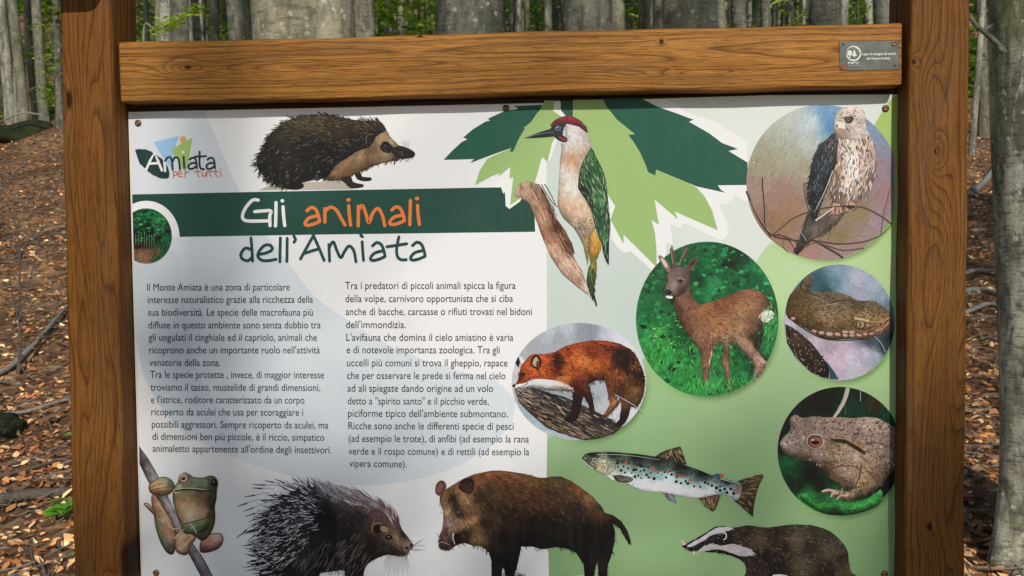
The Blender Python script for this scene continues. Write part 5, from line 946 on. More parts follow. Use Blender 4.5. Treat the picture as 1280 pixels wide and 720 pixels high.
strokes_([[(155, 308), (160, 370), (164, 440)], [(158, 376), (124, 366), (98, 398), (104, 426), (136, 438), (162, 418)], [(196, 402), (240, 394), (276, 374), (264, 350), (234, 350), (206, 378), (194, 410), (214, 434), (250, 438), (298, 430)], [(323, 308), (321, 380), (320, 444)], [(362, 310), (361, 380), (360, 442)], [(400, 298), (409, 316), (401, 332)], [(438, 428), (475, 360), (512, 294)], [(512, 294), (542, 362), (573, 436)], [(464, 395), (508, 380), (546, 370)], [(600, 346), (602, 390), (604, 440)], [(602, 362), (625, 330), (645, 378), (668, 420), (690, 384), (715, 354), (742, 380), (755, 444)], [(790, 330), (794, 390), (798, 436)], [(782, 290), (788, 298), (792, 300)]]+aa(374, 200)+[[(1000, 302), (988, 360), (990, 408), (1010, 431), (1042, 432)], [(932, 358), (985, 350), (1044, 341)]]+aa(603, 198), TD, 3.7)
pr.done("title_print", "handwritten style title in white, orange and dark green")

VF = bpy.data.curves
def text_mesh(body, bold=0.0):
    cu = VF.new("letters", 'FONT'); cu.body = body; cu.size = 1.0; cu.resolution_u = 4; cu.offset = bold; cu.fill_mode = 'FRONT'
    o = bpy.data.objects.new("letters", cu); COL.objects.link(o)
    dg = bpy.context.evaluated_depsgraph_get(); me = bpy.data.meshes.new_from_object(o.evaluated_get(dg))
    v = np.array([x.co[:] for x in me.vertices]); f = [tuple(p.vertices) for p in me.polygons]
    bpy.data.objects.remove(o); bpy.data.curves.remove(cu); bpy.data.meshes.remove(me)
    return v, f
def text_line(pr, body, a, b, size, col, bold=0.0):
    """set a line of type from pixel a to pixel b on its baseline"""
    v, f = text_mesh(body, bold); x0, x1 = v[:, 0].min(), v[:, 0].max(); a = np.array(a, float); b = np.array(b, float)
    t = (v[:, :1]-x0)/(x1-x0); P = a+(b-a)*t; P[:, 1] -= v[:, 1]*size
    c = np.repeat(lin(hx(col))[None], len(P), 0)
    pr._add(P, f, c)
pr = start(32); k = 3.0
T1 = ["Il Monte Amiata è una zona di particolare", "interesse naturalistico grazie alla ricchezza della", "sua biodiversità. Le specie delle macrofauna più", "diffuse in questo ambiente sono senza dubbio tra", "gli ungulati il cinghiale ed il capriolo, animali che", "ricoprono anche un importante ruolo nell'attività", "venatoria della zona.", "Tra le specie protette , invece, di maggior interesse", "troviamo il tasso, mustelide di grandi dimensioni,", "e l'istrice, roditore caratterizzato da un corpo", "ricoperto da aculei che usa per scoraggiare i", "possibili aggressori. Sempre ricoperto da aculei, ma", "di dimensioni ben più piccole, è il riccio, simpatico", "animaletto appartenente all'ordine degli insettivori."]
X0 = [42, 44, 46, 47, 48, 50, 51, 54, 55, 57, 58, 60, 62, 63]; X1 = [577, 664, 664, 693, 679, 690, 316, 705, 691, 632, 627, 721, 706, 733]
Y0 = [70, 116.5, 164, 211.5, 258, 305, 352, 397, 444.5, 491, 537, 583.5, 629, 674]; Y1 = [69, 115, 163.5, 211, 258, 305, 352.5, 398.5, 446, 493, 539, 587, 633, 680]
for i, t in enumerate(T1): text_line(pr, t, (170+X0[i]/k, 340+Y0[i]/k), (170+X1[i]/k, 340+Y1[i]/k), 13.1, "1a2024", 0.0)
pr.done("text_column", "first column of small dark Italian text")
pr = start(33); k = 2.77
T2 = ["Tra i predatori di piccoli animali spicca la figura", "della volpe, carnivoro opportunista che si ciba", "anche di bacche, carcasse o rifiuti trovati nel bidoni", "dell'immondizia.", "L'avifauna che domina il cielo amiatino è varia", "e di notevole importanza zoologica. Tra gli", "uccelli più comuni si trova il gheppio, rapace", "che per osservare le prede si ferma nel cielo", "ad ali spiegate dando origine ad un volo", "detto a \"spirito santo\" e il picchio verde,", "piciforme tipico dell'ambiente submontano.", "Ricche sono anche le differenti specie di pesci", "(ad esempio le trote), di anfibi (ad esempio la rana", "verde e il rospo comune) e di rettili (ad esempio la", "vipera comune)."]
X0 = [32, 33, 34, 35, 36, 37, 38, 39, 40, 41, 42, 43, 44, 44, 46]; X1 = [622, 613, 678, 242, 614, 567, 594, 587, 544, 529, 595, 615, 668, 669, 245]
Y0 = [59, 104, 149, 194, 238, 281, 326, 370, 414, 458, 501, 544, 588, 632, 674]
for i, t in enumerate(T2):
    d = (i-3)*.25; text_line(pr, t, (420+X0[i]/k, 340+Y0[i]/k), (420+X1[i]/k, 340+(Y0[i]+d)/k), 13.3, "1a2024", 0.0)
pr.done("text_column", "second column of small dark Italian text")

# ================================================================== SCREWS AND THE METAL PLATE
BRASS = plain("weathered_brass", (0.22, 0.125, 0.07), 0.45, 0.8, 0.3, 300)
DARKM = plain("dark_screw", (0.05, 0.035, 0.03), 0.6, 0.3)  # dark metal of the two smallest plate screws
def lathe(prof, n=20):
    bm = bmesh.new(); rings = []
    for (r, h) in prof:
        if r < 1e-6: rings.append([bm.verts.new((0, -h, 0))])
        else: rings.append([bm.verts.new((r*math.cos(2*math.pi*i/n), -h, r*math.sin(2*math.pi*i/n))) for i in range(n)])
    for a, b in zip(rings, rings[1:]):
        for i in range(n):
            j = (i+1) % n
            if len(b) == 1: bm.faces.new((a[i], a[j], b[0]))
            elif len(a) == 1: bm.faces.new((a[0], b[j], b[i]))
            else: bm.faces.new((a[i], a[j], b[j], b[i]))
    bmesh.ops.recalc_face_normals(bm, faces=bm.faces); return bm
def screw(px, py, r, name="screw", y=-0.0005, mat=None, par=None):
    P = PX(px, py)
    bm = lathe([(r, 0), (r, r*.10), (r*.86, r*.34), (r*.55, r*.52), (r*.38, r*.56), (r*.30, r*.36), (0, r*.34)])
    bmesh.ops.translate(bm, verts=bm.verts, vec=(P[0], y, P[2]))
    return bm_obj(name, bm, mat or BRASS, par or board, True)
for q in ((172.8, 154), (1106.7, 135.8), (632.5, 135.3), (195.4, 716.2), (1105.5, 717.5), (650, 722)): screw(*q, 0.0056)

BEAMY = -0.041
PLATE = plain("dull_metal_plate", (0.085, 0.092, 0.078), 0.5, 0.35, 0.4, 60)
PLATEW = plain("plate_engraving", (0.62, 0.62, 0.55), 0.5)
RUST = plain("rust", (0.30, 0.10, 0.03), 0.8, 0.0, 0.5, 400)
def PB(px, py, lift=0.0):
    P = PX(px, py, BEAMY); P[1] = BEAMY-lift; return P
a, b, c, d = [PB(*q) for q in ((1049.3, 52.0), (1122.6, 50.8), (1123.8, 86.8), (1050.0, 88.2))]
cx = (a+b+c+d)/4
def rrect(q, r=0.0022, n=4):
    out = []
    q = [np.array(v) for v in q]
    for i in range(4):
        p0, p1, p2 = q[i-1], q[i], q[(i+1) % 4]; u = (p0-p1)/np.linalg.norm(p0-p1); w = (p2-p1)/np.linalg.norm(p2-p1)
        for k in range(n+1):
            t = k/n; A = p1+u*r; B = p1+w*r; out.append((1-t)**2*A+2*t*(1-t)*p1+t*t*B)
    return out
pl = rrect([a, b, c, d])
m = len(pl); vs = [v+np.array([0, -0.0011, 0]) for v in pl]+[v+np.array([0, -0.0005, 0])+(v-cx)*0.012*np.array([1, 0, 1]) for v in pl]+[v+np.array([0, 0.0004, 0])+(v-cx)*0.012*np.array([1, 0, 1]) for v in pl]
fs = [tuple(range(m))]+[(m*k+i, m*k+m+i, m*k+m+(i+1) % m, m*k+(i+1) % m) for k in (0, 1) for i in range(m)]
bm = bmesh.new(); bv = [bm.verts.new(v) for v in vs]; [bm.faces.new([bv[i] for i in f]) for f in fs]; bmesh.ops.recalc_face_normals(bm, faces=bm.faces)
plate = bm_obj("metal_plate", bm, PLATE, board); plate["label"] = "small grey metal plate with a tree emblem and two engraved lines"
# engraving: emblem and lettering, thin raised paint on the plate
class Plate(Print):
    def __init__(s, seed=1): super().__init__(seed); s.base = 0.0013; s.z = 0
    def _add(s, P2, F, C, z=None):
        P = np.array([PB(q[0], q[1], s.base+s.z) for q in P2]); s.v.append(P); s.c.append(C); s.f += [tuple(i+s.n for i in f) for f in F]; s.n += len(P2)
z = Z(1040, 40, 12.8); pp = Plate(); wc = "d9d8cc"
def ring(cx, cy, r0, r1, a0, a1, n=40, sq=1.0, off=(0, 0)):
    a = np.radians(np.linspace(a0, a1, n)); o = np.stack([cx+np.cos(a)*r0, cy+np.sin(a)*r0*sq], 1); i = np.stack([cx+off[0]+np.cos(a)*r1, cy+off[1]+np.sin(a)*r1*sq], 1)
    P = z(np.concatenate([o, i])); pp._add(P, [(q, q+1, n+q+1, n+q) for q in range(n-1)], np.repeat(lin(hx(wc))[None], 2*n, 0))
ring(342, 345, 122, 108, -165, -8, off=(-12, 6)); ring(342, 345, 122, 104, 2, 170, off=(-4, -6))
pp.disc(z((278, 338)), 3.1, 3.4, wc, raw=True); pp.flat(z([(268, 370), (290, 370), (288, 412), (272, 412)]), wc, raw=True)
pp.flat(z([(352, 285), (376, 330), (366, 330), (398, 384), (362, 384), (362, 408), (344, 408), (344, 384), (312, 384), (338, 330), (328, 330)]), wc, raw=True)
def ptext(t, a, b, s, bold): text_line(pp, t, z(a), z(b), s, wc, bold)
ptext("PEFC", (252, 512), (430, 508), 3.4, .03); ptext("PEFC/18-21-02", (252, 545), (436, 542), 1.5, .02) if False else pp.line(z([(254, 538), (436, 532)]), .9, "9a9b90", raw=True, sm=1)
ptext("Legno di castagno dei boschi", (482, 372), (1012, 364), 3.9, .03); ptext("del Monte Amiata", (545, 444), (922, 438), 3.9, .03)
F = []; V = np.concatenate(pp.v); C_ = np.concatenate(pp.c)
for f in pp.f:
    A, B, Cc = V[f[0]], V[f[1]], V[f[2]]; ny = (B[2]-A[2])*(Cc[0]-A[0])-(B[0]-A[0])*(Cc[2]-A[2]); F.append(f if ny < 0 else tuple(reversed(f)))
link_mesh("plate_lettering", V, F, INK, plate, C_)
for (u, v, r, mt) in ((992, 185, 0.0042, BRASS), (178, 562, 0.0046, RUST), (180, 200, 0.0018, DARKM), (1000, 540, 0.0018, DARKM)):
    q = z((u, v)); P = PB(*q); bm = lathe([(r, 0), (r*.9, r*.25), (r*.5, r*.34), (r*.42, r*.15), (0, r*.12)], 16); bmesh.ops.translate(bm, verts=bm.verts, vec=(P[0], P[1]-.0012, P[2])); bm_obj("screw", bm, mt, plate, True)

# ================================================================== THE WOOD BEHIND
BARK_G = bark_mat("beech_bark_grey", (0.31, 0.285, 0.20), (0.15, 0.14, 0.10), (0.44, 0.44, 0.35), 0.35)
BARK_L = bark_mat("beech_bark_lichen", (0.45, 0.405, 0.275), (0.27, 0.245, 0.165), (0.60, 0.58, 0.47), 0.5, mossamt=0.25)
BARK_D = bark_mat("beech_bark_dark", (0.20, 0.19, 0.145), (0.09, 0.086, 0.066), (0.40, 0.40, 0.33), 0.42)
BARK_P = bark_mat("beech_bark_pale", (0.46, 0.44, 0.34), (0.20, 0.19, 0.15), (0.58, 0.57, 0.47), 0.4, (0.14, 0.18, 0.04), 0.3)
BARK_R = bark_mat("beech_bark_mossy", (0.56, 0.53, 0.39), (0.15, 0.145, 0.10), (0.64, 0.62, 0.52), 0.4, (0.20, 0.22, 0.05), 0.8, 1.9)
LEAFM = leaf_mat("young_beech_leaf", trans=0.5)
def trunk_mesh(name, h, r, seed, mat, taper=0.55, flare=0.5, lean=(0, 0), limbs=4, n=18, limb_from=0.45, knots=0):
    rnd = np.random.default_rng(seed); V = []; F = []
    def tube(path, rad, n, bumpy=0.0, fl=0.0):
        b0 = len(V); ph = rnd.uniform(0, 6.28, 6)
        for k, (p, rr) in enumerate(zip(path, rad)):
            t = path[min(k+1, len(path)-1)]-path[max(k-1, 0)]; t = t/np.linalg.norm(t)
            u = np.cross(t, [0, 1, 0.01]); u /= np.linalg.norm(u); w = np.cross(u, t)
            for i in range(n):
                a = 2*math.pi*i/n; q = rr*(1+bumpy*(.5*math.sin(2*a+ph[0]+p[2]*.5)+.35*math.sin(3*a+ph[1]-p[2]*.9)+.25*math.sin(5*a+ph[2]+p[2]*2.1)+.2*math.sin(p[2]*3.3+ph[4])))
                if fl: q += rr*fl*math.exp(-max(p[2], 0)/0.28)*(0.65+0.5*math.sin(4*a+ph[3])+0.3*math.sin(7*a+ph[5]))
                V.append(p+u*math.cos(a)*q+w*math.sin(a)*q)
        for k in range(len(path)-1):
            for i in range(n): F.append((b0+k*n+i, b0+k*n+(i+1) % n, b0+(k+1)*n+(i+1) % n, b0+(k+1)*n+i))
        V.append(path[-1]); e = len(V)-1; kk = b0+(len(path)-1)*n
        for i in range(n): F.append((kk+i, kk+(i+1) % n, e))
    zs = np.concatenate([np.linspace(-0.5, 1.2, 14), np.linspace(1.4, h, 26)]); ax = rnd.uniform(-1, 1, 4)
    path = np.array([[lean[0]*zz+.012*h*(math.sin(zz*.55+ax[0]*3)-math.sin(ax[0]*3))*.6, lean[1]*zz+.01*h*(math.sin(zz*.5+ax[1]*3)-math.sin(ax[1]*3)), zz] for zz in zs])
    rad = [r*(1-(1-taper)*max(zz, 0)/h) for zz in zs]; rad[-1] = r*taper*.6
    tube(path, rad, n, 0.06, flare)
    for k in range(limbs):
        zz = h*rnd.uniform(limb_from, 0.97); i = int(np.argmin(abs(zs-zz))); a = rnd.uniform(0, 6.28); ln = rnd.uniform(.12, .26)*h
        d = np.array([math.cos(a), math.sin(a), rnd.uniform(.4, 1.1)]); d /= np.linalg.norm(d)
        pts = np.array([path[i]+d*ln*t+np.array([0, 0, .18*ln*t*t])+rnd.normal(0, .015*ln, 3)*t for t in np.linspace(0, 1, 7)])
        tube(pts, np.linspace(rad[i]*.42, rad[i]*.08, 7), 7, .05)
    me = bpy.data.meshes.new(name); me.from_pydata([tuple(v) for v in V], [], F); me.update()
    me.polygons.foreach_set("use_smooth", [True]*len(me.polygons)); me.materials.append(mat); return me
def leaves_mesh(name, centres, radius, count, size, seed, cols, flat=0.6, sq=0.8):
    """many small folded leaves scattered in sprays round the given centres"""
    r = np.random.default_rng(seed); centres = np.asarray(centres, float)
    ci = r.integers(len(centres), size=count); off = r.normal(0, 1, (count, 3)); off /= np.linalg.norm(off, axis=1)[:, None]
    off *= (r.random(count)**.6)[:, None]*radius; off[:, 2] *= sq
    p = centres[ci]+off; tilt = (np.array([hx(c) for c in cols]))
    a = r.uniform(0, 6.28, count); s = size*r.uniform(.6, 1.3, count)
    dx = np.stack([np.cos(a), np.sin(a), r.uniform(-.5, .4, count)], 1); dy = np.stack([-np.sin(a), np.cos(a), r.uniform(-flat, flat, count)], 1)*.62
    P = np.stack([p, p+dx*s[:, None]*.5+dy*s[:, None]*.5, p+dx*s[:, None], p+dx*s[:, None]*.5-dy*s[:, None]*.5], 1)
    P[:, 1, 2] += s*.12; P[:, 3, 2] += s*.12
    k = r.integers(len(cols), size=count); cl = (r.random(len(centres))*.5+.75)[ci]
    c = lin(tilt[k])*(r.uniform(.75, 1.25, count)*cl)[:, None]
    F = [(4*i, 4*i+1, 4*i+2) for i in range(count)]+[(4*i, 4*i+2, 4*i+3) for i in range(count)]
    me = bpy.data.meshes.new(name); me.from_pydata(P.reshape(-1, 3).tolist(), [], F); me.update()
    ca = me.color_attributes.new("Col", 'FLOAT_COLOR', 'POINT'); cc = np.concatenate([np.repeat(c, 4, 0), np.ones((count*4, 1))], 1).astype(np.float32); ca.data.foreach_set("color", cc.ravel())
    me.materials.append(LEAFM); return me
GREENS = ["9cbc40", "86a834", "b2cc4e", "74962e", "c4d662"]
CROWN = []
for k in range(3):
    r = np.random.default_rng(50+k); n = 46; a = r.uniform(0, 6.28, n); rr = 2.6*np.sqrt(r.random(n)); zz = r.uniform(-2.6, 2.8, n)
    CROWN.append(leaves_mesh("crown", np.stack([np.cos(a)*rr*(1-.15*abs(zz)), np.sin(a)*rr*(1-.15*abs(zz)), zz], 1), .75, 2600, .17, 70+k, GREENS))
def tree_at(x, y, me, label, s=1.0, rz=0.0, crown=0, ch=9.0, cs=1.0, group=None, name="beech_tree", sxy=None):
    t = empty(name, (x, y, float(hgt(x, y))), label, "tree", group); t.rotation_euler = (0, 0, rz)
    o = bpy.data.objects.new("trunk", me); COL.objects.link(o); o.parent = t; o.scale = (s if sxy is None else sxy, s if sxy is None else sxy, s)
    if crown is not None:
        c = bpy.data.objects.new("crown", CROWN[crown]); COL.objects.link(c); c.parent = t; c.location = (0, 0, ch); c.scale = (cs, cs, cs*1.1); c.rotation_euler = (0, 0, rz*3)
    return t
def at_px(px, py, Y):
    P = PX(px, py, Y); return P[0]
KEY = [  # photo x at the frame top, width in photo px, depth, material, label
    (379, 140, 5.2, BARK_L, "broad beech trunk speckled with pale lichen, behind the left half of the top beam", .1),
    (462, 32, 9.0, BARK_G, "slim beech trunk touching the right edge of the broad lichen speckled trunk on the left", .1),
    (573, 92, 6.3, BARK_D, "wide dark beech trunk rising behind the middle of the top beam", .1),
    (743, 68, 7.0, BARK_D, "dark mottled beech trunk right of the middle of the top beam, above the woodpecker picture", .1),
    (824, 34, 10.0, BARK_G, "medium grey beech trunk just left of the pale spotted trunk on the right", .1),
    (884, 86, 6.0, BARK_L, "wide beech trunk with round pale lichen spots, behind the right half of the top beam", .1),
    (937, 20, 9.0, BARK_D, "thin dark beech trunk just right of the wide pale spotted trunk", .1),
    (954, 12, 13.0, BARK_P, "thin pale beech trunk between two dark ones, behind the right half of the beam", .1),
    (966, 12, 11.0, BARK_D, "thin dark beech trunk with bright leaves just to its right", .1),
    (1023, 40, 8.5, BARK_D, "dark beech trunk of medium width, left of the metal plate on the beam", .1),
    (1105, 20, 12.0, BARK_D, "dark beech trunk beside the inner edge of the right post", .1),
    (195, 18, 12.0, BARK_P, "pale sunlit beech trunk just right of the left post", .1),
    (216, 24, 10.0, BARK_D, "dark beech trunk crossed by a yellow green leafy spray, near the left post", .1),
    (241, 23, 12.0, BARK_G, "grey beech trunk between the leafy spray and the broad lichen trunk", .1),
    (267, 13, 15.0, BARK_P, "thin pale beech trunk left of the broad lichen speckled trunk", .1),
    (306, 24, 11.0, BARK_D, "dark beech trunk partly hidden by the broad lichen speckled trunk", .1),
    (10.5, 12, 27.0, BARK_P, "pale sunlit beech trunk at the far left edge above the mossy bank", .2),
    (25, 13.5, 25.0, BARK_G, "grey beech trunk right of the pale one at the far left", .2),
    (50, 13, 25.0, BARK_G, "brownish grey beech trunk in the middle of the gap left of the board", .2),
    (69, 9, 19.0, BARK_D, "slim dark beech trunk standing against the left edge of the left post", .2),
]
TM = {}
for i, (px, wpx, Y, mt, lab, fl) in enumerate(KEY):
    x = at_px(px, 30, Y); dep = Y+1.62; r = wpx*dep/FPX/2
    me = trunk_mesh("trunk", 11.0, r, 200+i, mt, .6, fl*2, (0, 0), 4, 22 if wpx > 60 else 14)
    tree_at(x, Y, me, lab, 1, 0, (i % 3 if i % 4 == 0 else None), 12.5, .8)
# great beech at the right edge, with its flared mossy foot
x0 = at_px(1240, 150, 2.35); me = trunk_mesh("trunk", 10.0, 0.19, 77, BARK_R, .7, 0.40, (0, 0), 4, 40)
GREAT = tree_at(x0+0.262, 2.35, me, "pale mossy beech trunk with a flared foot, at the right edge beside the right post", 1, .6, 1, 10, .8)
x1 = at_px(1216, 60, 16); tree_at(x1, 16, trunk_mesh("trunk", 11, .055, 78, BARK_P, .6, .2, (0, 0), 3, 12), "very thin pale beech stem in the gap right of the right post", 1, 0, 2, 10, .8)
x1 = at_px(1231, 60, 18); tree_at(x1, 18, trunk_mesh("trunk", 11, .10, 79, BARK_G, .6, .2, (0, 0), 3, 12), "grey green beech trunk in the gap between the right post and the mossy trunk", 1, 0, 0, 10, .8)

sx_ = at_px(1224, 43, 17.85)
tz = PX(1224, 43.5, 17.85)
sg = bm_obj("trail_sign", box_bm(tz[0]-.075, tz[0]+.075, 17.84, 17.865, tz[2]-.055, tz[2]+.055, .006), plain("red_paint", (0.34, 0.05, 0.045), .6, 0, .3, 30)); tag(sg, "small red painted board on a trunk in the gap right of the right post", "sign")
# the mass of slender trunks deeper in the wood
VAR = [trunk_mesh("trunk", 13, .15, 300+k, (BARK_G, BARK_P, BARK_D, BARK_P, BARK_P)[k], .6, .25, ((.01, -.012, .02, -.02, .0)[k], 0), 3, 10) for k in range(5)]
rnd = random.Random(8); placed = 0; tries = 0
while placed < 285 and tries < 3000:
    tries += 1
    Y = rnd.uniform(12, 40); px = rnd.uniform(-120, 1400); x = at_px(px, 100, Y)
    if (px < 78 or px > 1205) and Y < 24: continue
    v = rnd.randrange(5); t = tree_at(x, Y, VAR[v], "slender beech trunk deep in the wood behind the notice board", rnd.uniform(.9, 1.1), rnd.uniform(0, 6.28), (v % 3 if placed % 6 == 0 else None), rnd.uniform(10, 13), rnd.uniform(.8, 1.0), "slender beech trunks deep in the wood", sxy=rnd.uniform(.25, .8)); placed += 1
# low bright foliage of young beeches between the trunks
YB = []
for k in range(3):
    r = np.random.default_rng(90+k); n = 26; a = r.uniform(0, 6.28, n); rr = .9*np.sqrt(r.random(n)); zz = r.uniform(.5, 3.6, n)
    YB.append(leaves_mesh("foliage", np.stack([np.cos(a)*rr, np.sin(a)*rr, zz], 1), .38, 900, .12, 95+k, GREENS, sq=.45))
STEM = trunk_mesh("stem", 3.4, .022, 99, BARK_G, .3, .1, (.03, 0), 8, 7, .25)
rnd = random.Random(21)
for k in range(110):
    Y = rnd.uniform(13, 46); px = rnd.uniform(-60, 1340)
    if (px < 80 or px > 1200) and Y < 27: Y = rnd.uniform(27, 46)
    if 1195 < px < 1262: continue
    x = at_px(px, 100, Y); s = rnd.uniform(.8, 1.7)
    t = empty("beech_sapling", (x, Y, float(hgt(x, Y))), "bright green young beech sapling between the trunks deep in the wood", "sapling", "young beech saplings deep in the wood")
    for nm, me in (("stem", STEM), ("foliage", YB[k % 3])):
        o = bpy.data.objects.new(nm, me); COL.objects.link(o); o.parent = t; o.scale = (s, s, s); o.rotation_euler = (0, 0, rnd.uniform(0, 6.28))
# leafy spray near the left post
P0 = PX(199, 37, 7.5); P1 = PX(247, 12, 7.8); cs = [P0+(P1-P0)*t for t in np.linspace(0, 1, 9)]
P2 = PX(178, 62, 7.4)
t = empty("beech_sapling", (P2[0], 7.5, float(hgt(P2[0], 7.5))), "young beech sapling with a yellow green leafy spray near the left post", "sapling")
def twig_mesh(name, pts, r0, r1, mat, n=7, seed=0):
    p = smooth(np.asarray(pts), 5, False) if len(pts) > 2 else np.asarray(pts, float)
    V = []; F = []; m = len(p); rg = np.random.default_rng(seed)
    for k in range(m):
        tt = p[min(k+1, m-1)]-p[max(k-1, 0)]; tt /= np.linalg.norm(tt); u = np.cross(tt, [.1, .9, .35]); u /= np.linalg.norm(u); w = np.cross(u, tt); rr = (r0+(r1-r0)*k/(m-1))*rg.uniform(.85, 1.15)
        for i in range(n): a = 2*math.pi*i/n; V.append(p[k]+(u*math.cos(a)+w*math.sin(a))*rr)
    for k in range(m-1):
        for i in range(n): F.append((k*n+i, k*n+(i+1) % n, (k+1)*n+(i+1) % n, (k+1)*n+i))
    F += [tuple(range(n)), tuple(reversed(range((m-1)*n, m*n)))]
    return V, F
base = np.array([P2[0], 7.5, float(hgt(P2[0], 7.5))])
V, F = twig_mesh("stem", [base, base*[1, 1, 0]+[0.02, 0, P2[2]*.6], P0*.7+P2*.3+[-.1, 0, 0], P0, P1], .02, .004, BARK_G); link_mesh("stem", np.array(V), F, BARK_G, t, smooth=True)
me = leaves_mesh("foliage", cs, .10, 130, .07, 5, ["b9cf4a", "a8c43c", "c8d860"], sq=.5); o = bpy.data.objects.new("foliage", me); COL.objects.link(o); parent(o, t)
# closing wall of far wood
r = np.random.default_rng(4); n = 1100; cx = r.uniform(-48, 48, n); cyy = r.uniform(46, 62, n); cz = hgt(cx, cyy)+r.uniform(-.8, 22, n)
me = leaves_mesh("far_wood", np.stack([cx, cyy, cz], 1), 1.6, 90000, .68, 6, ["8cae42", "769834", "a8c450", "5c7e2c", "bcd262"], sq=.8)
o = bpy.data.objects.new("far_wood", me); COL.objects.link(o); tag(o, kind="stuff"); o["label"] = "far green leafy wood beyond the slender trunks"; o["category"] = "wood"

for nm, pts_, a_, b_ in (("limb", [(1256, 66), (1244, 52), (1230, 40), (1219, 30), (1208, 14)], .013, .006), ("limb", [(1228, 38), (1236, 34), (1242, 30)], .007, .004)):
    V, F = twig_mesh("limb", [PX(u, v, 2.28) for u, v in pts_], a_, b_, BARK_D, 8, 3); o = link_mesh(nm, np.array(V), F, BARK_D, None, smooth=True); o.parent = GREAT; o.matrix_parent_inverse = (Matrix.Translation(GREAT.location) @ Matrix.Rotation(GREAT.rotation_euler.z, 4, 'Z')).inverted()
# ------------------------------------------------------------------ floor of the wood
r = np.random.default_rng(12); n = 80000
Y = 1.0+27*r.random(n)**1.9; half = (Y+1.7)*0.62+.6; X = r.uniform(-1, 1, n)*half
edge = np.abs(X/(Y+1.62)) > 0.30
keep = edge | (r.random(n) < .25); X, Y = X[keep], Y[keep]; n = len(X); Zz = hgt(X, Y)+r.uniform(.003, .018, n)
a = r.uniform(0, 6.28, n); s = r.uniform(.028, .06, n)*(1+Y*.02); p = np.stack([X, Y, Zz], 1)
d1 = np.stack([np.cos(a), np.sin(a), r.normal(.1, .25, n)], 1); d2 = np.stack([-np.sin(a), np.cos(a), r.normal(0, .3, n)], 1)*.6
q = lambda u, v: p+(d1*u+d2*v)*s[:, None]
P = np.stack([q(0, 0), q(.25, .42), q(.65, .40), q(1, 0), q(.65, -.40), q(.25, -.42)], 1); cu = r.uniform(-.12, .22, n)*s; P[:, [1, 2, 4, 5], 2] += cu[:, None]; P[:, 3, 2] += (r.uniform(-.2, .3, n)*s)
pal = np.array([lin(hx(c)) for c in ("9a6240", "b0744a", "bf8a5e", "75482e", "523424", "8a5636", "a5805f", "c99e76", "64402c")])
pt = np.sin(X*1.9+Y*.8)*np.sin(Y*1.6-X*.7)+.6*np.sin(X*4.1)*np.sin(Y*3.7+1)
c = pal[r.integers(len(pal), size=n)]*(r.uniform(.85, 1.7, (n, 1))*(1+.28*pt[:, None]))*np.array([1.62, 1.80, 1.66]); g = r.random(n) < .012; c[g] = lin(hx("7c9440"))
F = [(6*i, 6*i+1, 6*i+2, 6*i+3) for i in range(n)]+[(6*i, 6*i+3, 6*i+4, 6*i+5) for i in range(n)]
o = link_mesh("fallen_leaves", P.reshape(-1, 3), F, leaf_mat("dead_leaf", trans=.12), None, np.repeat(c, 6, 0)); tag(o, "brown fallen beech leaves covering the forest floor", "leaves", kind="stuff")

# litter of thin twigs
r2 = np.random.default_rng(44); V = []; F = []; b0 = 0
for k in range(900):
    y = 1.2+16*r2.random()**1.6; sd = r2.choice([-1, 1]); x = sd*(y+1.62)*r2.uniform(.40, .66); a = r2.uniform(0, 6.28); ln = r2.uniform(.06, .35)*(1+.04*y); w = r2.uniform(.0015, .004)*(1+.05*y); bend = r2.normal(0, .15)
    pp_ = [np.array([x+math.cos(a+bend*t)*ln*t, y+math.sin(a+bend*t)*ln*t, 0]) for t in (0, .5, 1)]
    for p_ in pp_: p_[2] = float(hgt(p_[0], p_[1]))+.03+r2.uniform(0, .015)
    nx_, ny_ = -math.sin(a)*w, math.cos(a)*w
    for p_ in pp_: V += [p_+[nx_, ny_, 0], p_+[0, 0, w*1.4], p_-[nx_, ny_, 0]]
    for q_ in (0, 3): F += [(b0+q_, b0+q_+1, b0+q_+4, b0+q_+3), (b0+q_+1, b0+q_+2, b0+q_+5, b0+q_+4)]
    b0 += 9
tag(link_mesh("twig_litter", np.array(V), F, plain("twig_grey_brown", (0.17, 0.14, 0.11), .9, 0, .5, 30)), "thin broken twigs strewn over the fallen leaves", "twigs", kind="stuff")
DEADW = plain("dead_wood_grey", (0.25, 0.235, 0.20), 0.85, 0, .4, 60)
DEADB = plain("dead_wood_brown", (0.10, 0.08, 0.06), 0.9, 0, .4, 60)
def stick(pts, r0, r1, mat, label, lift=.03, name="fallen_branch", extra=()):
    g = [G(*q)+np.array([0, 0, lift]) for q in pts]
    t = empty(name, tuple(g[0]-np.array([0, 0, lift])), label, "branch")
    V, F = twig_mesh("branch", g, r0, r1, mat, 8, abs(int(pts[0][0]))); link_mesh("bough", np.array(V), F, mat, t, smooth=True)
    for q, a, b in extra:
        gg = [G(*w)+np.array([0, 0, lift*1.2]) for w in q]; V, F = twig_mesh("twig", gg, a, b, mat, 6); link_mesh("twig", np.array(V), F, mat, t, smooth=True)
stick([(-12, 526), (30, 521), (60, 512), (92, 502)], .013, .009, DEADW, "thin pale fallen branch lying left of the left post")
stick([(-20, 478), (10, 468), (40, 440), (62, 415), (84, 388)], .024, .012, DEADW, "thick grey fallen bough slanting up to the left post", .04)
stick([(-10, 634), (30, 627), (60, 624), (96, 622)], .03, .02, DEADB, "dark rotting branch among leaves at the lower left")
stick([(20, 148), (30, 142), (55, 143)], .05, .03, DEADW, "pale crooked branch lying on the mossy bank", .35) if False else None
stick([(-5, 604), (40, 592), (90, 577)], .012, .006, DEADB, "slim dark twig lying above the rotting branch")
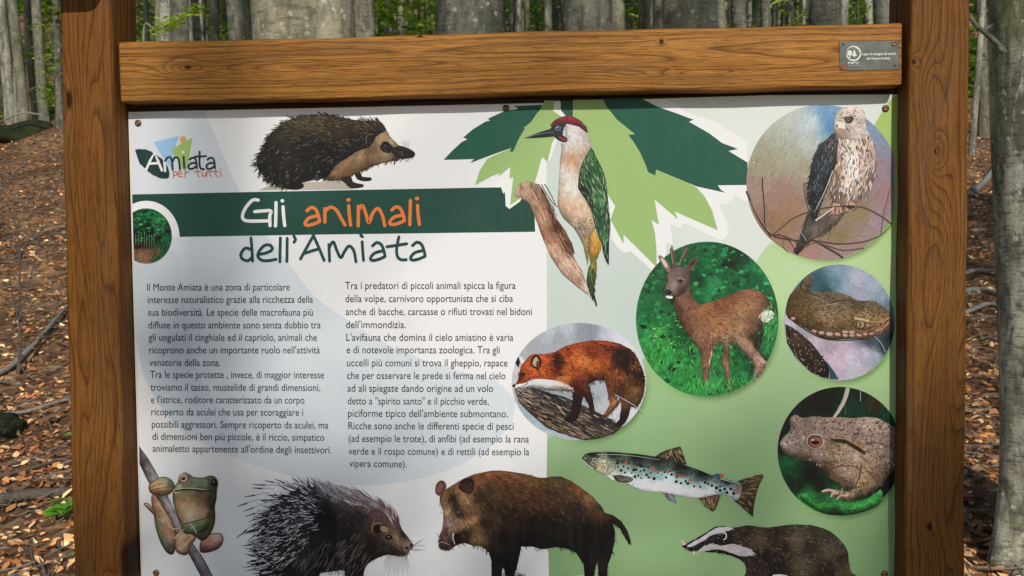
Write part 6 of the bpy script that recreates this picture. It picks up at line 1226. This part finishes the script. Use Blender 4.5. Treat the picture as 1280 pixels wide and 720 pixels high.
stick([(1206, 346), (1222, 342), (1252, 347)], .022, .018, DEADW, "pale fallen branch right of the right post, upper of three")
stick([(1200, 398), (1218, 391), (1234, 385), (1252, 388)], .02, .014, DEADW, "pale bent fallen branch right of the right post, lowest of three")
stick([(1206, 368), (1230, 366), (1256, 376)], .02, .016, DEADW, "pale fallen branch right of the right post, middle of three")
stick([(1214, 244), (1230, 230), (1246, 208)], .05, .035, DEADW, "grey branch slanting on the leaf litter right of the right post")
# dead shrub at the left
g0 = G(22, 470); t = empty("dead_shrub", tuple(g0), "leafless dead shrub with thin dark stems at the left edge", "shrub")
Ys = g0[1]
def fork(pts, a, b): V, F = twig_mesh("stem", [PX(u, v, Ys+dy) for u, v, dy in pts], a, b, DEADB, 6, abs(int(pts[-1][0]))); link_mesh("stem", np.array(V), F, DEADB, t, smooth=True)
fork([(22, 472, 0), (25, 430, .02), (24, 380, .03), (25, 320, 0), (20, 285, -.03), (12, 262, -.05)], .014, .004); fork([(25, 415, 0), (34, 390, .05), (48, 372, .08)], .006, .002); fork([(23, 400, 0), (16, 370, -.05), (12, 350, -.1)], .006, .002)
fork([(24, 400, 0), (40, 340, .1), (55, 270, .2), (78, 215, .3)], .006, .002); fork([(25, 330, 0), (30, 310, .05), (42, 290, .1)], .005, .002); fork([(22, 440, 0), (10, 420, -.08), (-6, 405, -.1)], .007, .003); fork([(26, 440, 0), (45, 425, .1), (70, 418, .14)], .005, .002)
# mossy stone at the left edge
MOSS = bark_mat("mossy_stone", (0.11, 0.12, 0.09), (0.05, 0.055, 0.04), (0.25, 0.26, 0.21), .2, (0.07, 0.09, 0.02), .8, 2.0)
MOSSD = bark_mat('dark_moss', (0.035, 0.045, 0.018), (0.016, 0.018, 0.010), (0.09, 0.10, 0.06), .15, (0.05, 0.075, 0.012), .8, 3.0)
def rock(cx, cy, cz, rx, ry, rz, seed, label, mat=None):
    bm = bmesh.new(); bmesh.ops.create_icosphere(bm, subdivisions=4, radius=1); rg = np.random.default_rng(seed); ph = rg.uniform(0, 6, 9)
    for v in bm.verts:
        p = v.co.copy(); k = 1+.10*math.sin(6*p.x+ph[7])*math.sin(5*p.z+ph[8])+.20*math.sin(2.3*p.x+ph[0])*math.sin(2.1*p.y+ph[1])+.12*math.sin(4.1*p.z+ph[2]+2*p.x)+.06*math.sin(8*p.x+ph[3])*math.sin(7*p.z+ph[4])+.03*math.sin(15*p.y+ph[5])*math.sin(14*p.z+ph[6])
        v.co = Vector((cx+p.x*rx*k, cy+p.y*ry*k, cz+p.z*rz*k))
    o = bm_obj("mossy_stone", bm, mat or MOSS, None, True); tag(o, label, "stone"); return o
g1 = G(-4, 556); rock(g1[0]-.02, g1[1]+.1, g1[2]+.06, .10, .13, .085, 3, "dark mossy stone at the left edge below the pale branch", MOSSD)
xm = at_px(24, 145, 19.5); rock(xm, 19.5, float(hgt(xm, 19.5))+.02, .95, .6, .40, 8, "broad dark mossy boulder below the trunks at the far left", MOSSD)
q_ = [PX(u, v, 18.8) for u, v in ((6, 149), (20, 143), (32, 141), (56, 144))]; t = empty("fallen_branch", tuple(q_[0]), "pale crooked branch resting against the broad mossy boulder", "branch")
V, F = twig_mesh("bough", q_, .03, .015, DEADW, 7, 2); link_mesh("bough", np.array(V), F, DEADW, t, smooth=True)
# small green plant beside the foot of the left post
g2 = G(84, 655); t = empty("green_seedling", tuple(g2), "small bright green seedling beside the left post near the bottom", "plant")
V, F = twig_mesh("stem", [g2, g2+np.array([0, 0, .06]), g2+np.array([.004, 0, .11])], .003, .002, DEADB, 6); link_mesh("stem", np.array(V), F, MOSS, t)
me = leaves_mesh("leaves", [g2+np.array([0, 0, .11]), g2+np.array([.01, 0, .07])], .03, 16, .09, 9, ["6fae3a", "86c24a"]); o = bpy.data.objects.new("leaves", me); COL.objects.link(o); parent(o, t)

# ================================================================== TREES BEHIND THE PHOTOGRAPHER (they shade the board and the floor)
def sunline(x, z, t): return np.array([x, 0, z])+np.array(SUND)*t/abs(SUND[1])
r = np.random.default_rng(31)
def bough(cx, cz, sx, sz, n, t0, t1, seed):
    rg = np.random.default_rng(seed); m = []
    for k in range(n):
        x = cx+sx*rg.normal(); z = cz+sz*rg.normal(); m.append(sunline(x, z, rg.uniform(t0, t1)))
    return m
ex = float(sunline(-.455, 1.3, 15)[0])
t = empty("beech_tree", (ex, -15.0, float(hgt(ex, -15.0))), "tall slim beech tree behind the photographer that shades the board", "tree")
o = bpy.data.objects.new("trunk", trunk_mesh("trunk", 16, .05, 500, BARK_G, .8, .2, (0, 0), 2, 12)); COL.objects.link(o); o.parent = t
pts = bough(-.15, .80, .5, .16, 30, 13.5, 17, 1)+bough(-.5, 1.2, .12, .2, 7, 13.5, 17, 2)+bough(.72, 1.0, .06, .18, 12, 13.5, 17, 3)+bough(.3, 1.05, .3, .1, 6, 13.5, 17, 4)
me = leaves_mesh("crown", pts, .16, 1150, .085, 77, GREENS); o = bpy.data.objects.new("crown", me); COL.objects.link(o); parent(o, t)
TB = [trunk_mesh("trunk", 15, .2, 510+k, BARK_G, .6, .3, (0, 0), 3, 12) for k in range(2)]
for i, (x, y, ch, cs) in enumerate(((-7, -9, 10.5, 1.0), (-10.5, -5, 9, 1.0), (-4.5, -14, 15, 1.1), (8.5, -7, 9.5, 1.0), (11, -12, 12, 1.1), (-2.2, -20, 19, 1.1), (9.5, -17, 16, 1.2), (-14, -12, 12, 1.2), (-6.2, -4, 8.5, .8), (8.2, -2.5, 8.5, .8), (-8.6, 0.5, 9, .8), (14, -4, 9, 1))):
    tree_at(x, y, TB[i % 2], "tall beech tree behind the photographer, outside the picture", 1, i*1.3, i % 3, ch, cs, "tall beeches behind the photographer")
